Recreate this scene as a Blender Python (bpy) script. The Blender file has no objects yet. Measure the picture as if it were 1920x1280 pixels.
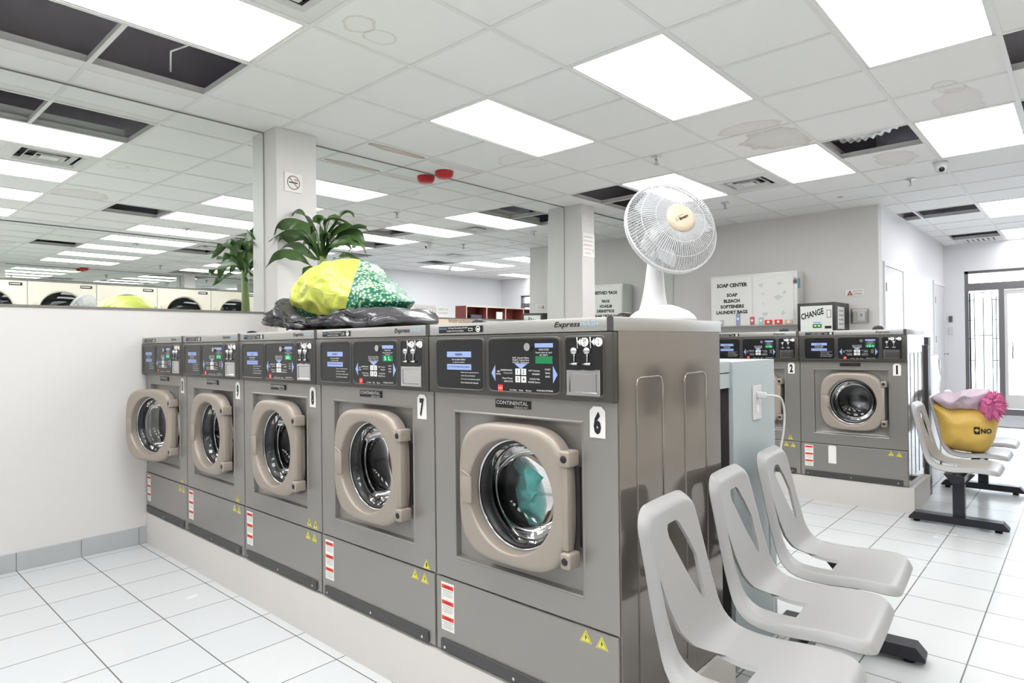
import bpy, bmesh, math, random
from math import sin, cos, pi, radians, sqrt, atan2
from mathutils import Vector, Matrix, noise
random.seed(7)
C = bpy.context.scene.collection
SC = bpy.context.scene
CAMZ = 1.215
CE = 2.765            # ceiling height

# ------------------------------------------------------------------ camera
def make_camera():
    F, yaw, pit, ro = 1190.0, 0.7355, 0.0045, 0.0122
    f = Vector((cos(yaw)*cos(pit), sin(yaw)*cos(pit), sin(pit)))
    r = Vector((sin(yaw), -cos(yaw), 0)); d = f.cross(r)
    r2 = r*cos(ro)+d*sin(ro); d2 = -r*sin(ro)+d*cos(ro)
    cam = bpy.data.cameras.new('camera'); ob = bpy.data.objects.new('camera', cam)
    C.objects.link(ob)
    m = Matrix((r2, -d2, -f)).transposed().to_4x4(); m.translation = (0, 0, CAMZ)
    ob.matrix_world = m
    cam.sensor_width = 36; cam.lens = F*36/1920; cam.clip_start = 0.05; cam.clip_end = 200
    SC.camera = ob
make_camera()
# ------------------------------------------------------------------ world, exposure
w = bpy.data.worlds.new('daylight'); SC.world = w; w.use_nodes = True
bg = w.node_tree.nodes['Background']; bg.inputs[0].default_value = (0.80, 0.89, 1.0, 1); bg.inputs[1].default_value = 3.6
SC.view_settings.view_transform = 'Standard'; SC.view_settings.look = 'None'
SC.view_settings.gamma = 1; SC.view_settings.use_curve_mapping = False
SC.view_settings.exposure = 1.1
LIGHT = 5.6

# ------------------------------------------------------------------ materials
def lin(c):
    c = c/255
    return c/12.92 if c <= 0.04045 else ((c+0.055)/1.055)**2.4
def rgb(c): return (lin(c[0]), lin(c[1]), lin(c[2]), 1)
MATS = {}
def mat(name, col, rough=0.5, metal=0.0, spec=0.5, noise_amt=0.0, scale=20, bump=0.0, bscale=200, emit=0, coat=0):
    if name in MATS: return MATS[name]
    m = bpy.data.materials.new(name); m.use_nodes = True; nt = m.node_tree
    b = nt.nodes['Principled BSDF']
    b.inputs['Base Color'].default_value = rgb(col); b.inputs['Roughness'].default_value = rough
    b.inputs['Metallic'].default_value = metal; b.inputs['Specular IOR Level'].default_value = spec
    if coat: b.inputs['Coat Weight'].default_value = coat; b.inputs['Coat Roughness'].default_value = 0.06
    if emit: b.inputs['Emission Color'].default_value = rgb(col); b.inputs['Emission Strength'].default_value = emit
    tc = nt.nodes.new('ShaderNodeTexCoord')
    if noise_amt:
        n = nt.nodes.new('ShaderNodeTexNoise'); n.inputs['Scale'].default_value = scale; n.inputs['Detail'].default_value = 5
        nt.links.new(tc.outputs['Object'], n.inputs['Vector'])
        mx = nt.nodes.new('ShaderNodeMixRGB'); mx.blend_type = 'MULTIPLY'; mx.inputs[0].default_value = noise_amt
        mx.inputs[1].default_value = rgb(col); nt.links.new(n.outputs['Fac'], mx.inputs[2])
        ga = nt.nodes.new('ShaderNodeGamma'); ga.inputs[1].default_value = 1.0
        nt.links.new(mx.outputs[0], ga.inputs[0]); nt.links.new(ga.outputs[0], b.inputs['Base Color'])
    if bump:
        n = nt.nodes.new('ShaderNodeTexNoise'); n.inputs['Scale'].default_value = bscale; n.inputs['Detail'].default_value = 4
        nt.links.new(tc.outputs['Object'], n.inputs['Vector'])
        bp = nt.nodes.new('ShaderNodeBump'); bp.inputs['Strength'].default_value = bump; bp.inputs['Distance'].default_value = 0.01
        nt.links.new(n.outputs['Fac'], bp.inputs['Height']); nt.links.new(bp.outputs[0], b.inputs['Normal'])
    MATS[name] = m
    return m
def glass_mat(name, tint=(1, 1, 1), ior=1.45, rough=0.0, gmix=1.0):
    m = bpy.data.materials.new(name); m.use_nodes = True; nt = m.node_tree; nt.nodes.clear()
    out = nt.nodes.new('ShaderNodeOutputMaterial'); tr = nt.nodes.new('ShaderNodeBsdfTransparent')
    tr.inputs[0].default_value = (*tint, 1)
    gl = nt.nodes.new('ShaderNodeBsdfGlossy'); gl.inputs['Roughness'].default_value = rough
    fr = nt.nodes.new('ShaderNodeFresnel'); fr.inputs[0].default_value = ior
    mx = nt.nodes.new('ShaderNodeMixShader')
    nt.links.new(fr.outputs[0], mx.inputs[0]); nt.links.new(tr.outputs[0], mx.inputs[1]); nt.links.new(gl.outputs[0], mx.inputs[2])
    nt.links.new(mx.outputs[0], out.inputs[0]); MATS[name] = m
    return m
def emit_mat(name, col, s):
    m = bpy.data.materials.new(name); m.use_nodes = True; nt = m.node_tree; nt.nodes.clear()
    out = nt.nodes.new('ShaderNodeOutputMaterial'); e = nt.nodes.new('ShaderNodeEmission')
    e.inputs[0].default_value = (*col, 1); e.inputs[1].default_value = s
    nt.links.new(e.outputs[0], out.inputs[0]); MATS[name] = m
    return m
def mirror_mat():
    m = bpy.data.materials.new('mirror'); m.use_nodes = True; nt = m.node_tree; nt.nodes.clear()
    out = nt.nodes.new('ShaderNodeOutputMaterial'); g = nt.nodes.new('ShaderNodeBsdfGlossy')
    g.inputs[0].default_value = (0.925, 0.955, 0.935, 1); g.inputs['Roughness'].default_value = 0.0
    nt.links.new(g.outputs[0], out.inputs[0]); MATS['mirror'] = m
    return m
MIRROR = mirror_mat()
GLASS = glass_mat('clear_glass', (0.97, 0.98, 0.98), 1.35)
LAMPW = emit_mat('lamp_diffuser_dimmed', (1.0, 0.99, 0.985), LIGHT*.62)  # same panels, output lowered to keep the floor from overexposing
LAMPY = emit_mat('lamp_diffuser_yellowed', (1.0, 0.965, 0.90), LIGHT*.6)
LAMPN = emit_mat('lamp_diffuser_boosted', (1.0, 0.99, 0.985), LIGHT*1.04)  # same panels, output raised to make up for the dimmed ones
DOORGLASS = glass_mat('door_glass', (0.86, 0.88, 0.89), 1.5)
DRYGLASS = glass_mat('dryer_glass', (0.62, 0.64, 0.66), 1.6)
LAMP = emit_mat('lamp_diffuser', (1.0, 0.99, 0.985), LIGHT)
WALL = mat('wall_paint', (214, 212, 210), 0.55, bump=0.04, bscale=60)
WALLB = mat('wall_paint_white', (228, 229, 232), 0.5, bump=0.04, bscale=60)
TBAR = mat('ceiling_bar', (226, 225, 223), 0.5)
BLACK = mat('black', (18, 18, 20), 0.4)
BLACKP = mat('panel_black', (24, 25, 28), 0.25)
WHITE = mat('white_print', (240, 240, 238), 0.5)
WPLAST = mat('white_plastic', (208, 209, 211), 0.3)
PAPER = mat('paper', (232, 230, 226), 0.7)
PANELG = mat('control_frame', (72, 70, 66), 0.35, 0.3)
SILVER = mat('chrome', (205, 205, 205), 0.12, 1.0)
STEEL = mat('washer_front', (148, 145, 141), 0.3, 0.45, bump=0.015, bscale=900)
STEELS = mat('washer_side', (138, 131, 125), 0.09, 0.55)
CAPM = mat('washer_cap', (178, 176, 172), 0.35, 0.6)
DOORM = mat('door_ring', (160, 150, 140), 0.42, 0.25)
KICK = mat('kick_strip', (66, 66, 65), 0.5)
RUBBER = mat('rubber', (26, 27, 30), 0.35)
DRUM = mat('drum_steel', (120, 120, 122), 0.2, 0.9)
BLUEL = mat('print_blue', (150, 170, 220), 0.5)
BLUES = mat('logo_blue', (165, 197, 214), 0.5)
GREEND = mat('display_green', (14, 105, 62), 0.4, emit=0.25)
GREENL = emit_mat('display_digits', (0.25, 1.0, 0.5), 1.2)
REDP = mat('print_red', (226, 66, 48), 0.5)
YEL = mat('print_yellow', (228, 218, 92), 0.5)
GREYT = mat('print_grey', (150, 150, 150), 0.5)
SEAT = mat('seat_plastic', (157, 157, 157), 0.38, bump=0.02, bscale=1500)
FOOT = mat('bench_metal', (44, 44, 50), 0.35, 0.3)
TILEB = mat('base_tile', (178, 182, 184), 0.3, noise_amt=0.12, scale=9)
PLINTH = mat('plinth_paint', (214, 210, 206), 0.45, noise_amt=0.06, scale=4)
BLUEG = mat('partition_paint', (176, 187, 190), 0.45, noise_amt=0.1, scale=5)
CREAM = mat('dryer_cream', (226, 220, 206), 0.35)
CREAM2 = mat('dryer_ring', (214, 206, 190), 0.35)
DGREY = mat('dark_grey_metal', (92, 92, 94), 0.4, 0.4)
VOID = mat('plenum', (222, 218, 226), 0.9, noise_amt=0.25, scale=3)
GALV = mat('galvanised', (150, 150, 150), 0.4, 0.7)
WOODR = mat('red_wood', (150, 78, 66), 0.45, noise_amt=0.3, scale=14)
FOIL = mat('foil_duct', (205, 205, 205), 0.22, 0.95)
REDD = mat('detector_red', (190, 26, 32), 0.35)
OFFW = mat('off_white', (222, 222, 220), 0.45)

def floor_mat():
    m = bpy.data.materials.new('floor_tile'); m.use_nodes = True; nt = m.node_tree; b = nt.nodes['Principled BSDF']; b.inputs['Specular IOR Level'].default_value = 0.12
    tc = nt.nodes.new('ShaderNodeTexCoord'); mp = nt.nodes.new('ShaderNodeMapping')
    P = 0.305
    mp.inputs['Location'].default_value = (-0.755/P % 1, -0.345/P % 1, 0); mp.inputs['Scale'].default_value = (1/P, 1/P, 1)
    br = nt.nodes.new('ShaderNodeTexBrick'); br.offset = 0; br.squash = 1
    br.inputs['Scale'].default_value = 1; br.inputs['Brick Width'].default_value = 1; br.inputs['Row Height'].default_value = 1
    br.inputs['Mortar Size'].default_value = 0.0085; br.inputs['Mortar Smooth'].default_value = 0.1; br.inputs['Bias'].default_value = 0
    br.inputs['Color1'].default_value = rgb((206, 209, 210)); br.inputs['Color2'].default_value = rgb((202, 206, 208))
    br.inputs['Mortar'].default_value = rgb((112, 112, 110))
    n = nt.nodes.new('ShaderNodeTexNoise'); n.inputs['Scale'].default_value = 2.2; n.inputs['Detail'].default_value = 6
    mx = nt.nodes.new('ShaderNodeMixRGB'); mx.blend_type = 'MULTIPLY'; mx.inputs[0].default_value = 0.05
    L = nt.links.new
    L(tc.outputs['Object'], mp.inputs[0]); L(mp.outputs[0], br.inputs['Vector']); L(tc.outputs['Object'], n.inputs['Vector'])
    L(br.outputs['Color'], mx.inputs[1]); L(n.outputs['Fac'], mx.inputs[2]); L(mx.outputs[0], b.inputs['Base Color'])
    bp = nt.nodes.new('ShaderNodeBump'); bp.inputs['Strength'].default_value = 0.25; bp.inputs['Distance'].default_value = 0.004; bp.invert = True
    L(br.outputs['Fac'], bp.inputs['Height']); L(bp.outputs[0], b.inputs['Normal'])
    ad = nt.nodes.new('ShaderNodeMath'); ad.operation = 'MULTIPLY_ADD'; ad.inputs[1].default_value = 0.08; ad.inputs[2].default_value = 0.22
    L(n.outputs['Fac'], ad.inputs[0]); L(ad.outputs[0], b.inputs['Roughness'])
    return m
def ceil_mat(name, base, stain=None):
    m = bpy.data.materials.new(name); m.use_nodes = True; nt = m.node_tree; b = nt.nodes['Principled BSDF']
    L = nt.links.new
    tc = nt.nodes.new('ShaderNodeTexCoord'); n = nt.nodes.new('ShaderNodeTexVoronoi'); n.inputs['Scale'].default_value = 75
    L(tc.outputs['Object'], n.inputs['Vector'])
    cr = nt.nodes.new('ShaderNodeValToRGB'); cr.color_ramp.elements[0].position = 0.05; cr.color_ramp.elements[1].position = 0.13
    cr.color_ramp.elements[0].color = rgb([c*0.80 for c in base]); cr.color_ramp.elements[1].color = rgb(base)
    L(n.outputs['Distance'], cr.inputs[0])
    n2 = nt.nodes.new('ShaderNodeTexNoise'); n2.inputs['Scale'].default_value = 26; n2.inputs['Detail'].default_value = 3
    L(tc.outputs['Object'], n2.inputs['Vector'])
    cr2 = nt.nodes.new('ShaderNodeValToRGB'); cr2.color_ramp.elements[0].position = 0.5; cr2.color_ramp.elements[1].position = 0.6
    cr2.color_ramp.elements[0].color = rgb(base)
    L(n2.outputs['Fac'], cr2.inputs[0])
    mx = nt.nodes.new('ShaderNodeMixRGB'); mx.inputs[2].default_value = rgb(base)
    L(cr2.outputs[0], mx.inputs[0]); L(cr.outputs[0], mx.inputs[1])
    last = mx.outputs[0]
    for (sx, sy, rx, ry, fill, ring) in (stain or []):
        # one water mark: an irregular patch with a darker dried edge, at its own place on the tiles
        mp = nt.nodes.new('ShaderNodeMapping'); mp.vector_type = 'POINT'
        mp.inputs['Location'].default_value = (-sx/rx, -sy/ry, 0); mp.inputs['Scale'].default_value = (1/rx, 1/ry, 0)
        L(tc.outputs['Object'], mp.inputs[0])
        ln = nt.nodes.new('ShaderNodeVectorMath'); ln.operation = 'LENGTH'; L(mp.outputs[0], ln.inputs[0])
        n3 = nt.nodes.new('ShaderNodeTexNoise'); n3.inputs['Scale'].default_value = 7; n3.inputs['Detail'].default_value = 4
        L(tc.outputs['Object'], n3.inputs['Vector'])
        ad = nt.nodes.new('ShaderNodeMath'); ad.operation = 'MULTIPLY_ADD'; ad.inputs[1].default_value = 0.9; L(n3.outputs['Fac'], ad.inputs[0]); L(ln.outputs['Value'], ad.inputs[2])
        cf = nt.nodes.new('ShaderNodeValToRGB'); e = cf.color_ramp.elements
        e[0].position = 0.0; e[0].color = (*[fill*.6]*3, 1); e[1].position = 0.99; e[1].color = (0, 0, 0, 1)
        for p_, v_ in ((0.80, fill), (0.90, ring), (0.95, 0)): q = e.new(p_); q.color = (v_, v_, v_, 1)
        sc_ = nt.nodes.new('ShaderNodeMath'); sc_.operation = 'MULTIPLY'; sc_.inputs[1].default_value = 0.66; L(ad.outputs[0], sc_.inputs[0]); L(sc_.outputs[0], cf.inputs[0])
        m2 = nt.nodes.new('ShaderNodeMixRGB'); L(cf.outputs[0], m2.inputs[0]); L(last, m2.inputs[1]); m2.inputs[2].default_value = rgb((158, 128, 104))
        last = m2.outputs[0]
    L(last, b.inputs['Base Color']); b.inputs['Roughness'].default_value = 0.85
    return m
FLOOR = floor_mat()
BASEC = (236, 236, 234)
CEIL = ceil_mat('ceiling_tile', BASEC)
STAINS = {(-1, 1): [(1.78, 2.58, .09, .09, .02, .3), (1.93, 2.62, .09, .08, .02, .3)],
 (4, 0): [(4.98, 1.74, .30, .26, .22, .42)], (3, 0): [(4.6, 1.8, .16, .22, .16, .3)],
 (1, 4): [(3.15, 4.06, .30, .05, .55, .9)], (2, 4): [(3.75, 4.06, .34, .06, .22, .45)], (2, 3): [(4.0, 3.52, .16, .2, .03, .26)], (3, 3): [(4.12, 3.5, .16, .2, .03, .26)],
 (-2, 4): [(1.3, 4.05, .5, .06, .12, .34)], (-3, 4): [(.7, 4.05, .5, .06, .12, .34)], (-4, 4): [(.1, 4.05, .5, .06, .12, .34)],
 (4, -2): [(4.75, .60, .10, .07, .1, .3), (5.1, .6, .34, .14, .12, .18)], (3, -2): [(4.66, .62, .09, .07, .1, .35)],
 (6, -1): [(6.25, 1.2, .26, .16, .16, .3)], (-1, -1): [(1.85, 1.1, .30, .28, .16, .34)], (4, 2): [(5.15, 2.62, .1, .08, .05, .3)], (8, 0): [(7.5, 1.96, .05, .03, .8, .9)]}
STAIN_MATS = {k: ceil_mat('ceiling_tile_stained', BASEC, v) for k, v in STAINS.items()}

# ------------------------------------------------------------------ mesh builder
class MB:
    def __init__(s): s.bm = bmesh.new()
    def _v(s, p): return s.bm.verts.new(p)
    def face(s, pts, m=0):
        try:
            f = s.bm.faces.new([s._v(p) for p in pts]); f.material_index = m; return f
        except ValueError: pass
    def box(s, x0, x1, y0, y1, z0, z1, m=0, bev=0, seg=2):
        if x0 > x1: x0, x1 = x1, x0
        if y0 > y1: y0, y1 = y1, y0
        if z0 > z1: z0, z1 = z1, z0
        r = bmesh.ops.create_cube(s.bm, size=1)
        for v in r['verts']:
            v.co = Vector((x0+(v.co.x+.5)*(x1-x0), y0+(v.co.y+.5)*(y1-y0), z0+(v.co.z+.5)*(z1-z0)))
        fs = {f for v in r['verts'] for f in v.link_faces}
        for f in fs: f.material_index = m
        if bev:
            es = {e for v in r['verts'] for e in v.link_edges}
            rr = bmesh.ops.bevel(s.bm, geom=list(es), offset=bev, segments=seg, affect='EDGES', profile=0.5)
            for f in rr['faces']: f.material_index = m
        return s
    def tube(s, pts, r, seg=8, m=0, closed=False, cap=True):
        pts = [Vector(p) for p in pts]; n = len(pts)
        rs = r if isinstance(r, (list, tuple)) else [r]*n
        rings = []; up = None
        for i, p in enumerate(pts):
            a = pts[i-1] if (i > 0 or closed) else p; b = pts[(i+1) % n] if (i < n-1 or closed) else p
            t = (b-a).normalized()
            if up is None:
                up = Vector((0, 0, 1)) if abs(t.z) < 0.9 else Vector((1, 0, 0))
            u = (up-t*up.dot(t)).normalized(); up = u; v = t.cross(u)
            rings.append([s._v(p+(u*cos(2*pi*k/seg)+v*sin(2*pi*k/seg))*rs[i]) for k in range(seg)])
        for i in range(n if closed else n-1):
            A = rings[i]; B = rings[(i+1) % n]
            for k in range(seg):
                f = s.bm.faces.new((A[k], A[(k+1) % seg], B[(k+1) % seg], B[k])); f.material_index = m; f.smooth = True
        if cap and not closed:
            for R, rev in ((rings[0], True), (rings[-1], False)):
                f = s.bm.faces.new(R[::-1] if rev else R); f.material_index = m
        return s
    def lathe(s, prof, o=(0, 0, 0), ax=(0, 0, 1), seg=32, m=0, ref=None, smooth=True):
        # prof: list of (r, h[, mat])
        ax = Vector(ax).normalized(); o = Vector(o)
        u = Vector(ref) if ref else (Vector((0, 0, 1)) if abs(ax.z) < 0.9 else Vector((1, 0, 0)))
        u = (u-ax*u.dot(ax)).normalized(); v = ax.cross(u)
        rings = []
        for q in prof:
            r, h = q[0], q[1]
            if r < 1e-6: rings.append([s._v(o+ax*h)])
            else: rings.append([s._v(o+ax*h+(u*cos(2*pi*k/seg)+v*sin(2*pi*k/seg))*r) for k in range(seg)])
        for i in range(len(prof)-1):
            A, B = rings[i], rings[i+1]; mm = prof[i+1][2] if len(prof[i+1]) > 2 else m
            for k in range(seg):
                k2 = (k+1) % seg
                if len(A) == 1 and len(B) == 1: continue
                if len(A) == 1: vs = (A[0], B[k2], B[k])
                elif len(B) == 1: vs = (A[k], A[k2], B[0])
                else: vs = (A[k], A[k2], B[k2], B[k])
                f = s.bm.faces.new(vs); f.material_index = mm; f.smooth = smooth
        return s
    def loft(s, loops, m=0, smooth=True, capa=False, capb=False):
        R = [[s._v(p) for p in L] for L in loops]
        n = len(R[0])
        for i in range(len(R)-1):
            for k in range(n):
                f = s.bm.faces.new((R[i][k], R[i][(k+1) % n], R[i+1][(k+1) % n], R[i+1][k])); f.material_index = m; f.smooth = smooth
        if capa: f = s.bm.faces.new(R[0][::-1]); f.material_index = m
        if capb: f = s.bm.faces.new(R[-1]); f.material_index = m
        return s
    def grid(s, fn, nu, nv, m=0, smooth=True, mf=None):
        V = [[s._v(fn(i/nu, j/nv)) for j in range(nv+1)] for i in range(nu+1)]
        for i in range(nu):
            for j in range(nv):
                f = s.bm.faces.new((V[i][j], V[i+1][j], V[i+1][j+1], V[i][j+1])); f.smooth = smooth
                f.material_index = mf(i/nu, j/nv) if mf else m
        return s
    def flat(s, pts2, o, R, U, th=0.0008, m=0):
        # outline in a plane, given thickness towards the normal R x U
        o = Vector(o); R = Vector(R).normalized(); U = Vector(U).normalized(); N = R.cross(U)
        a = [s._v(o+R*x+U*y) for x, y in pts2]; b = [s._v(o+R*x+U*y+N*th) for x, y in pts2]; n = len(a)
        f = s.bm.faces.new(b); f.material_index = m
        for k in range(n):
            f = s.bm.faces.new((a[k], a[(k+1) % n], b[(k+1) % n], b[k])); f.material_index = m
        return s
    def rect(s, cx, cy, w, h, o, R, U, th=0.0008, m=0, cut=0):
        if cut:
            p = [(cx-w/2, cy-h/2), (cx+w/2, cy-h/2), (cx+w/2, cy+h/2-cut), (cx+w/2-cut, cy+h/2), (cx-w/2+cut, cy+h/2), (cx-w/2, cy+h/2-cut)]
        else: p = [(cx-w/2, cy-h/2), (cx+w/2, cy-h/2), (cx+w/2, cy+h/2), (cx-w/2, cy+h/2)]
        return s.flat(p, o, R, U, th, m)
    def disc(s, cx, cy, r, o, R, U, th=0.0008, m=0, n=20):
        return s.flat([(cx+r*cos(2*pi*k/n), cy+r*sin(2*pi*k/n)) for k in range(n)], o, R, U, th, m)
    def annulus(s, cx, cy, r0, r1, o, R, U, th=0.0008, m=0, n=24):
        o = Vector(o); R = Vector(R).normalized(); U = Vector(U).normalized(); N = R.cross(U)
        A = [o+R*(cx+r0*cos(2*pi*k/n))+U*(cy+r0*sin(2*pi*k/n))+N*th for k in range(n)]
        B = [o+R*(cx+r1*cos(2*pi*k/n))+U*(cy+r1*sin(2*pi*k/n))+N*th for k in range(n)]
        return s.loft([A, B], m, False)
    def text(s, body, cx, cy, w, h, o, R, U, th=0.0012, m=0, bold=0.0, shear=0.0, align='C'):
        # lettering fitted to a w x h box centred at (cx, cy) in the plane (w=None keeps its natural width)
        vs, fs = text_mesh(body, bold, shear)
        if not vs: return s
        xs = [v[0] for v in vs]; ys = [v[1] for v in vs]
        x0, x1, y0, y1 = min(xs), max(xs), min(ys), max(ys)
        ky = h/max(1e-6, y1-y0); kx = (w/(x1-x0)) if w else ky
        o = Vector(o); R = Vector(R).normalized(); U = Vector(U).normalized(); N = R.cross(U)
        V = [s._v(o+R*(cx+(x-(x0+x1)/2)*kx)+U*(cy+(y-(y0+y1)/2)*ky)+N*th) for x, y in vs]
        for f in fs:
            try: q = s.bm.faces.new([V[i] for i in f]); q.material_index = m
            except ValueError: pass
        return s
    def build(s, name, mats, parent=None, ang=None, loc=None, weld=False):
        if weld: bmesh.ops.remove_doubles(s.bm, verts=s.bm.verts, dist=1e-5)
        me = bpy.data.meshes.new(name); s.bm.to_mesh(me); s.bm.free()
        if not isinstance(mats, (list, tuple)): mats = [mats]
        for m in mats: me.materials.append(m)
        if ang:
            for p in me.polygons: p.use_smooth = True
            me.set_sharp_from_angle(angle=radians(ang))
        ob = bpy.data.objects.new(name, me); C.objects.link(ob)
        if parent: ob.parent = parent
        if loc: ob.location = loc
        return ob
TCACHE = {}
def text_mesh(body, bold, shear):
    k = (body, bold, shear)
    if k in TCACHE: return TCACHE[k]
    cu = bpy.data.curves.new('t', 'FONT'); cu.body = body; cu.offset = bold; cu.shear = shear; cu.resolution_u = 2
    ob = bpy.data.objects.new('t', cu); C.objects.link(ob)
    dg = bpy.context.evaluated_depsgraph_get(); me = bpy.data.meshes.new_from_object(ob.evaluated_get(dg))
    vs = [(v.co.x, v.co.y) for v in me.vertices]; fs = [tuple(p.vertices) for p in me.polygons]
    bpy.data.objects.remove(ob); bpy.data.curves.remove(cu); bpy.data.meshes.remove(me)
    TCACHE[k] = (vs, fs); return TCACHE[k]
def tag(o, label=None, cat=None, group=None, kind=None):
    if label: o['label'] = label
    if cat: o['category'] = cat
    if group: o['group'] = group
    if kind: o['kind'] = kind
    return o
def empty(name, loc=(0, 0, 0), rz=0):
    o = bpy.data.objects.new(name, None); o.location = loc; o.rotation_euler = (0, 0, rz); o.empty_display_size = 0.1
    C.objects.link(o); return o
def thing(name, label, cat, loc=(0, 0, 0), rz=0, group=None):
    return tag(empty(name, loc, rz), label, cat, group)
def struct(name, mb, m, parent=None, **k):
    o = mb.build(name, m, parent, **k); o['kind'] = 'structure'; return o
def copy_tree(o, parent=None):
    c = o.copy(); C.objects.link(c)
    if parent: c.parent = parent
    for ch in [x for x in bpy.data.objects if x.parent == o]: copy_tree(ch, c)
    return c
def child(o, name):
    return [x for x in o.children if x.name.split('.')[0] == name]
NX = ((0, -1, 0), (0, 0, 1))     # plane facing -X: right = -Y, up = Z
NY = ((1, 0, 0), (0, 0, 1))      # plane facing -Y: right = +X
PY = ((-1, 0, 0), (0, 0, 1))     # plane facing +Y

# ------------------------------------------------------------------ room shell
XB, XF, XD = -3.6, 8.2, 12.67     # back wall, far wall, street wall
YM, YO, YR, YK = 4.39, -3.1, 1.75, -1.2   # mirror wall, opposite wall, short right wall, dryer bulkhead
XK = 6.6
PL = 3.6
struct('floor', MB().box(XB, XD+0.2, YO-0.1, YM, -0.1, 0), FLOOR)
struct('wall_left', MB().box(XB, XF+0.15, YM, YM+0.15, 0, PL), WALL)
struct('wall_back', MB().box(XB-0.15, XB, YO, YM+0.15, 0, PL), WALL)
struct('wall_far', MB().box(XF, XF+0.15, YR, YM, 0, PL), WALL)
struct('wall_right', MB().box(XF+0.15, XD, YR, YR+0.15, 0, PL), WALLB)
struct('wall_opposite', MB().box(XB, XD+0.2, YO-0.15, YO, 0, PL), WALLB)
# street wall with its door and windows
sb = MB()
sb.box(XD, XD+0.2, 1.47, YR, 0, PL); sb.box(XD, XD+0.2, YO, 1.47, CAMZ+1.10, PL); sb.box(XD, XD+0.2, YO, -2.4, 0, CAMZ+1.10)
struct('wall_street', sb, WALLB)
ALU = mat('door_aluminium', (120, 118, 120), 0.4, 0.5)
zt = CAMZ+1.10
d = MB()
d.box(XD+.03, XD+.12, 1.42, 1.47, 0, zt); d.box(XD+.03, XD+.12, -2.4, 1.47, zt-.04, zt); d.box(XD+.02, XD+.13, -2.4, 1.47, CAMZ+.78, CAMZ+.90)
d.box(XD+.02, XD+.13, 0.96, 1.03, 0, CAMZ+.78); d.box(XD+.03, XD+.12, -.06, .0, 0, zt); d.box(XD+.03, XD+.12, -1.25, -1.19, 0, zt); d.box(XD+.03, XD+.12, -2.4, -2.34, 0, zt)
d.box(XD+.03, XD+.12, -2.4, 1.47, 0, 0.09)
w1 = struct('window_1', d, ALU)
g = MB().box(XD+.07, XD+.076, -2.34, 1.42, 0.09, zt-.04)
g.build('pane', GLASS, w1)
gr = MB()
gy0, gy1 = 1.10, 1.38
for y in (1.40, 1.34, 1.225, 1.11, 1.06): gr.tube([(XD, y, 0.2), (XD, y, CAMZ+.74)], .006 if y != 1.40 else .012, 6)
for z in (CAMZ+.62, CAMZ+.30, CAMZ-.0, CAMZ-.35):
    gr.tube([(XD, 1.42, z), (XD, 1.34, z)], .005, 6); gr.tube([(XD, 1.11, z), (XD, 1.03, z)], .005, 6)
gr.tube([(XD, 1.34, CAMZ+.05), (XD, 1.11, CAMZ+.05)], .005, 6); gr.tube([(XD, 1.34, CAMZ+.74), (XD, 1.11, CAMZ+.74)], .006, 6)
gr.build('security_grille', FOOT, w1)
# glazed street door to the right of the grille
dd = MB()
dd.box(XD+.05, XD+.10, .92, .955, .1, CAMZ+.77); dd.box(XD+.05, XD+.10, .005, .05, .1, CAMZ+.77); dd.box(XD+.05, XD+.10, .05, .92, CAMZ+.70, CAMZ+.77); dd.box(XD+.05, XD+.10, .05, .92, .1, .32)
d3 = struct('door_3', dd, OFFW)
MB().tube([(XD+.045, .86, .9), (XD+.02, .86, .9), (XD+.02, .86, 1.2), (XD+.045, .86, 1.2)], .01, 8).build('door_handle', SILVER, d3)
# outside pavement and the building across the street, bleached by daylight
struct('ground', MB().box(XD+.2, XD+30, -20, 20, -0.12, -0.02), mat('pavement', (200, 200, 198), 0.9, noise_amt=0.1, scale=3))
struct('wall_outside', MB().box(XD+22, XD+22.3, -20, 20, 0, 3), mat('far_facade', (214, 216, 216), 0.9, noise_amt=0.5, scale=1.2))

# dryer bulkhead and mirror above it
kb = MB()
kb.box(XB, XK, YK-.1, YK, CAMZ+.815, PL); kb.box(XK-.1, XK, YO, YK-.1, 0, PL); kb.box(XK-.12, XK, YK-.1, YK, 0, CAMZ+.815)
struct('wall_dryer', kb, WALLB)
# pillars on the mirror wall
for x0, x1, yf in ((2.20, 2.51, 4.20), (5.74, 5.975, 4.13)):
    n = 'trim_1' if x0 < 3 else 'trim_2'
    struct(n, MB().box(x0, x1, yf, YM, 0, CE), WALL)
struct('trim_5', MB().box(5.975, XF, YM-.055, YM, 0, CE), WALL)
# plinths
struct('trim_3', MB().box(1.405, 2.10, 0.895, YM, 0, 0.192), PLINTH)
struct('trim_4', MB().box(5.15, 5.75, 0.90, 3.9, 0, 0.178), PLINTH)
# grey tile baseboard along the left wall
bb = MB(); x = 0.755-0.305*15
while x < 1.39:
    x1 = min(x+.303, 1.405) if x > 1 else x+.303
    a = 0.104+random.uniform(-.004, .004); bb.box(x, x1, YM-.012, YM, 0, a, bev=.002); x += .305
struct('baseboard_left', bb, TILEB)
bb = MB(); bb.box(XF+.15, XD, YR-.012, YR, 0, .1); struct('baseboard_right', bb, TILEB)

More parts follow.
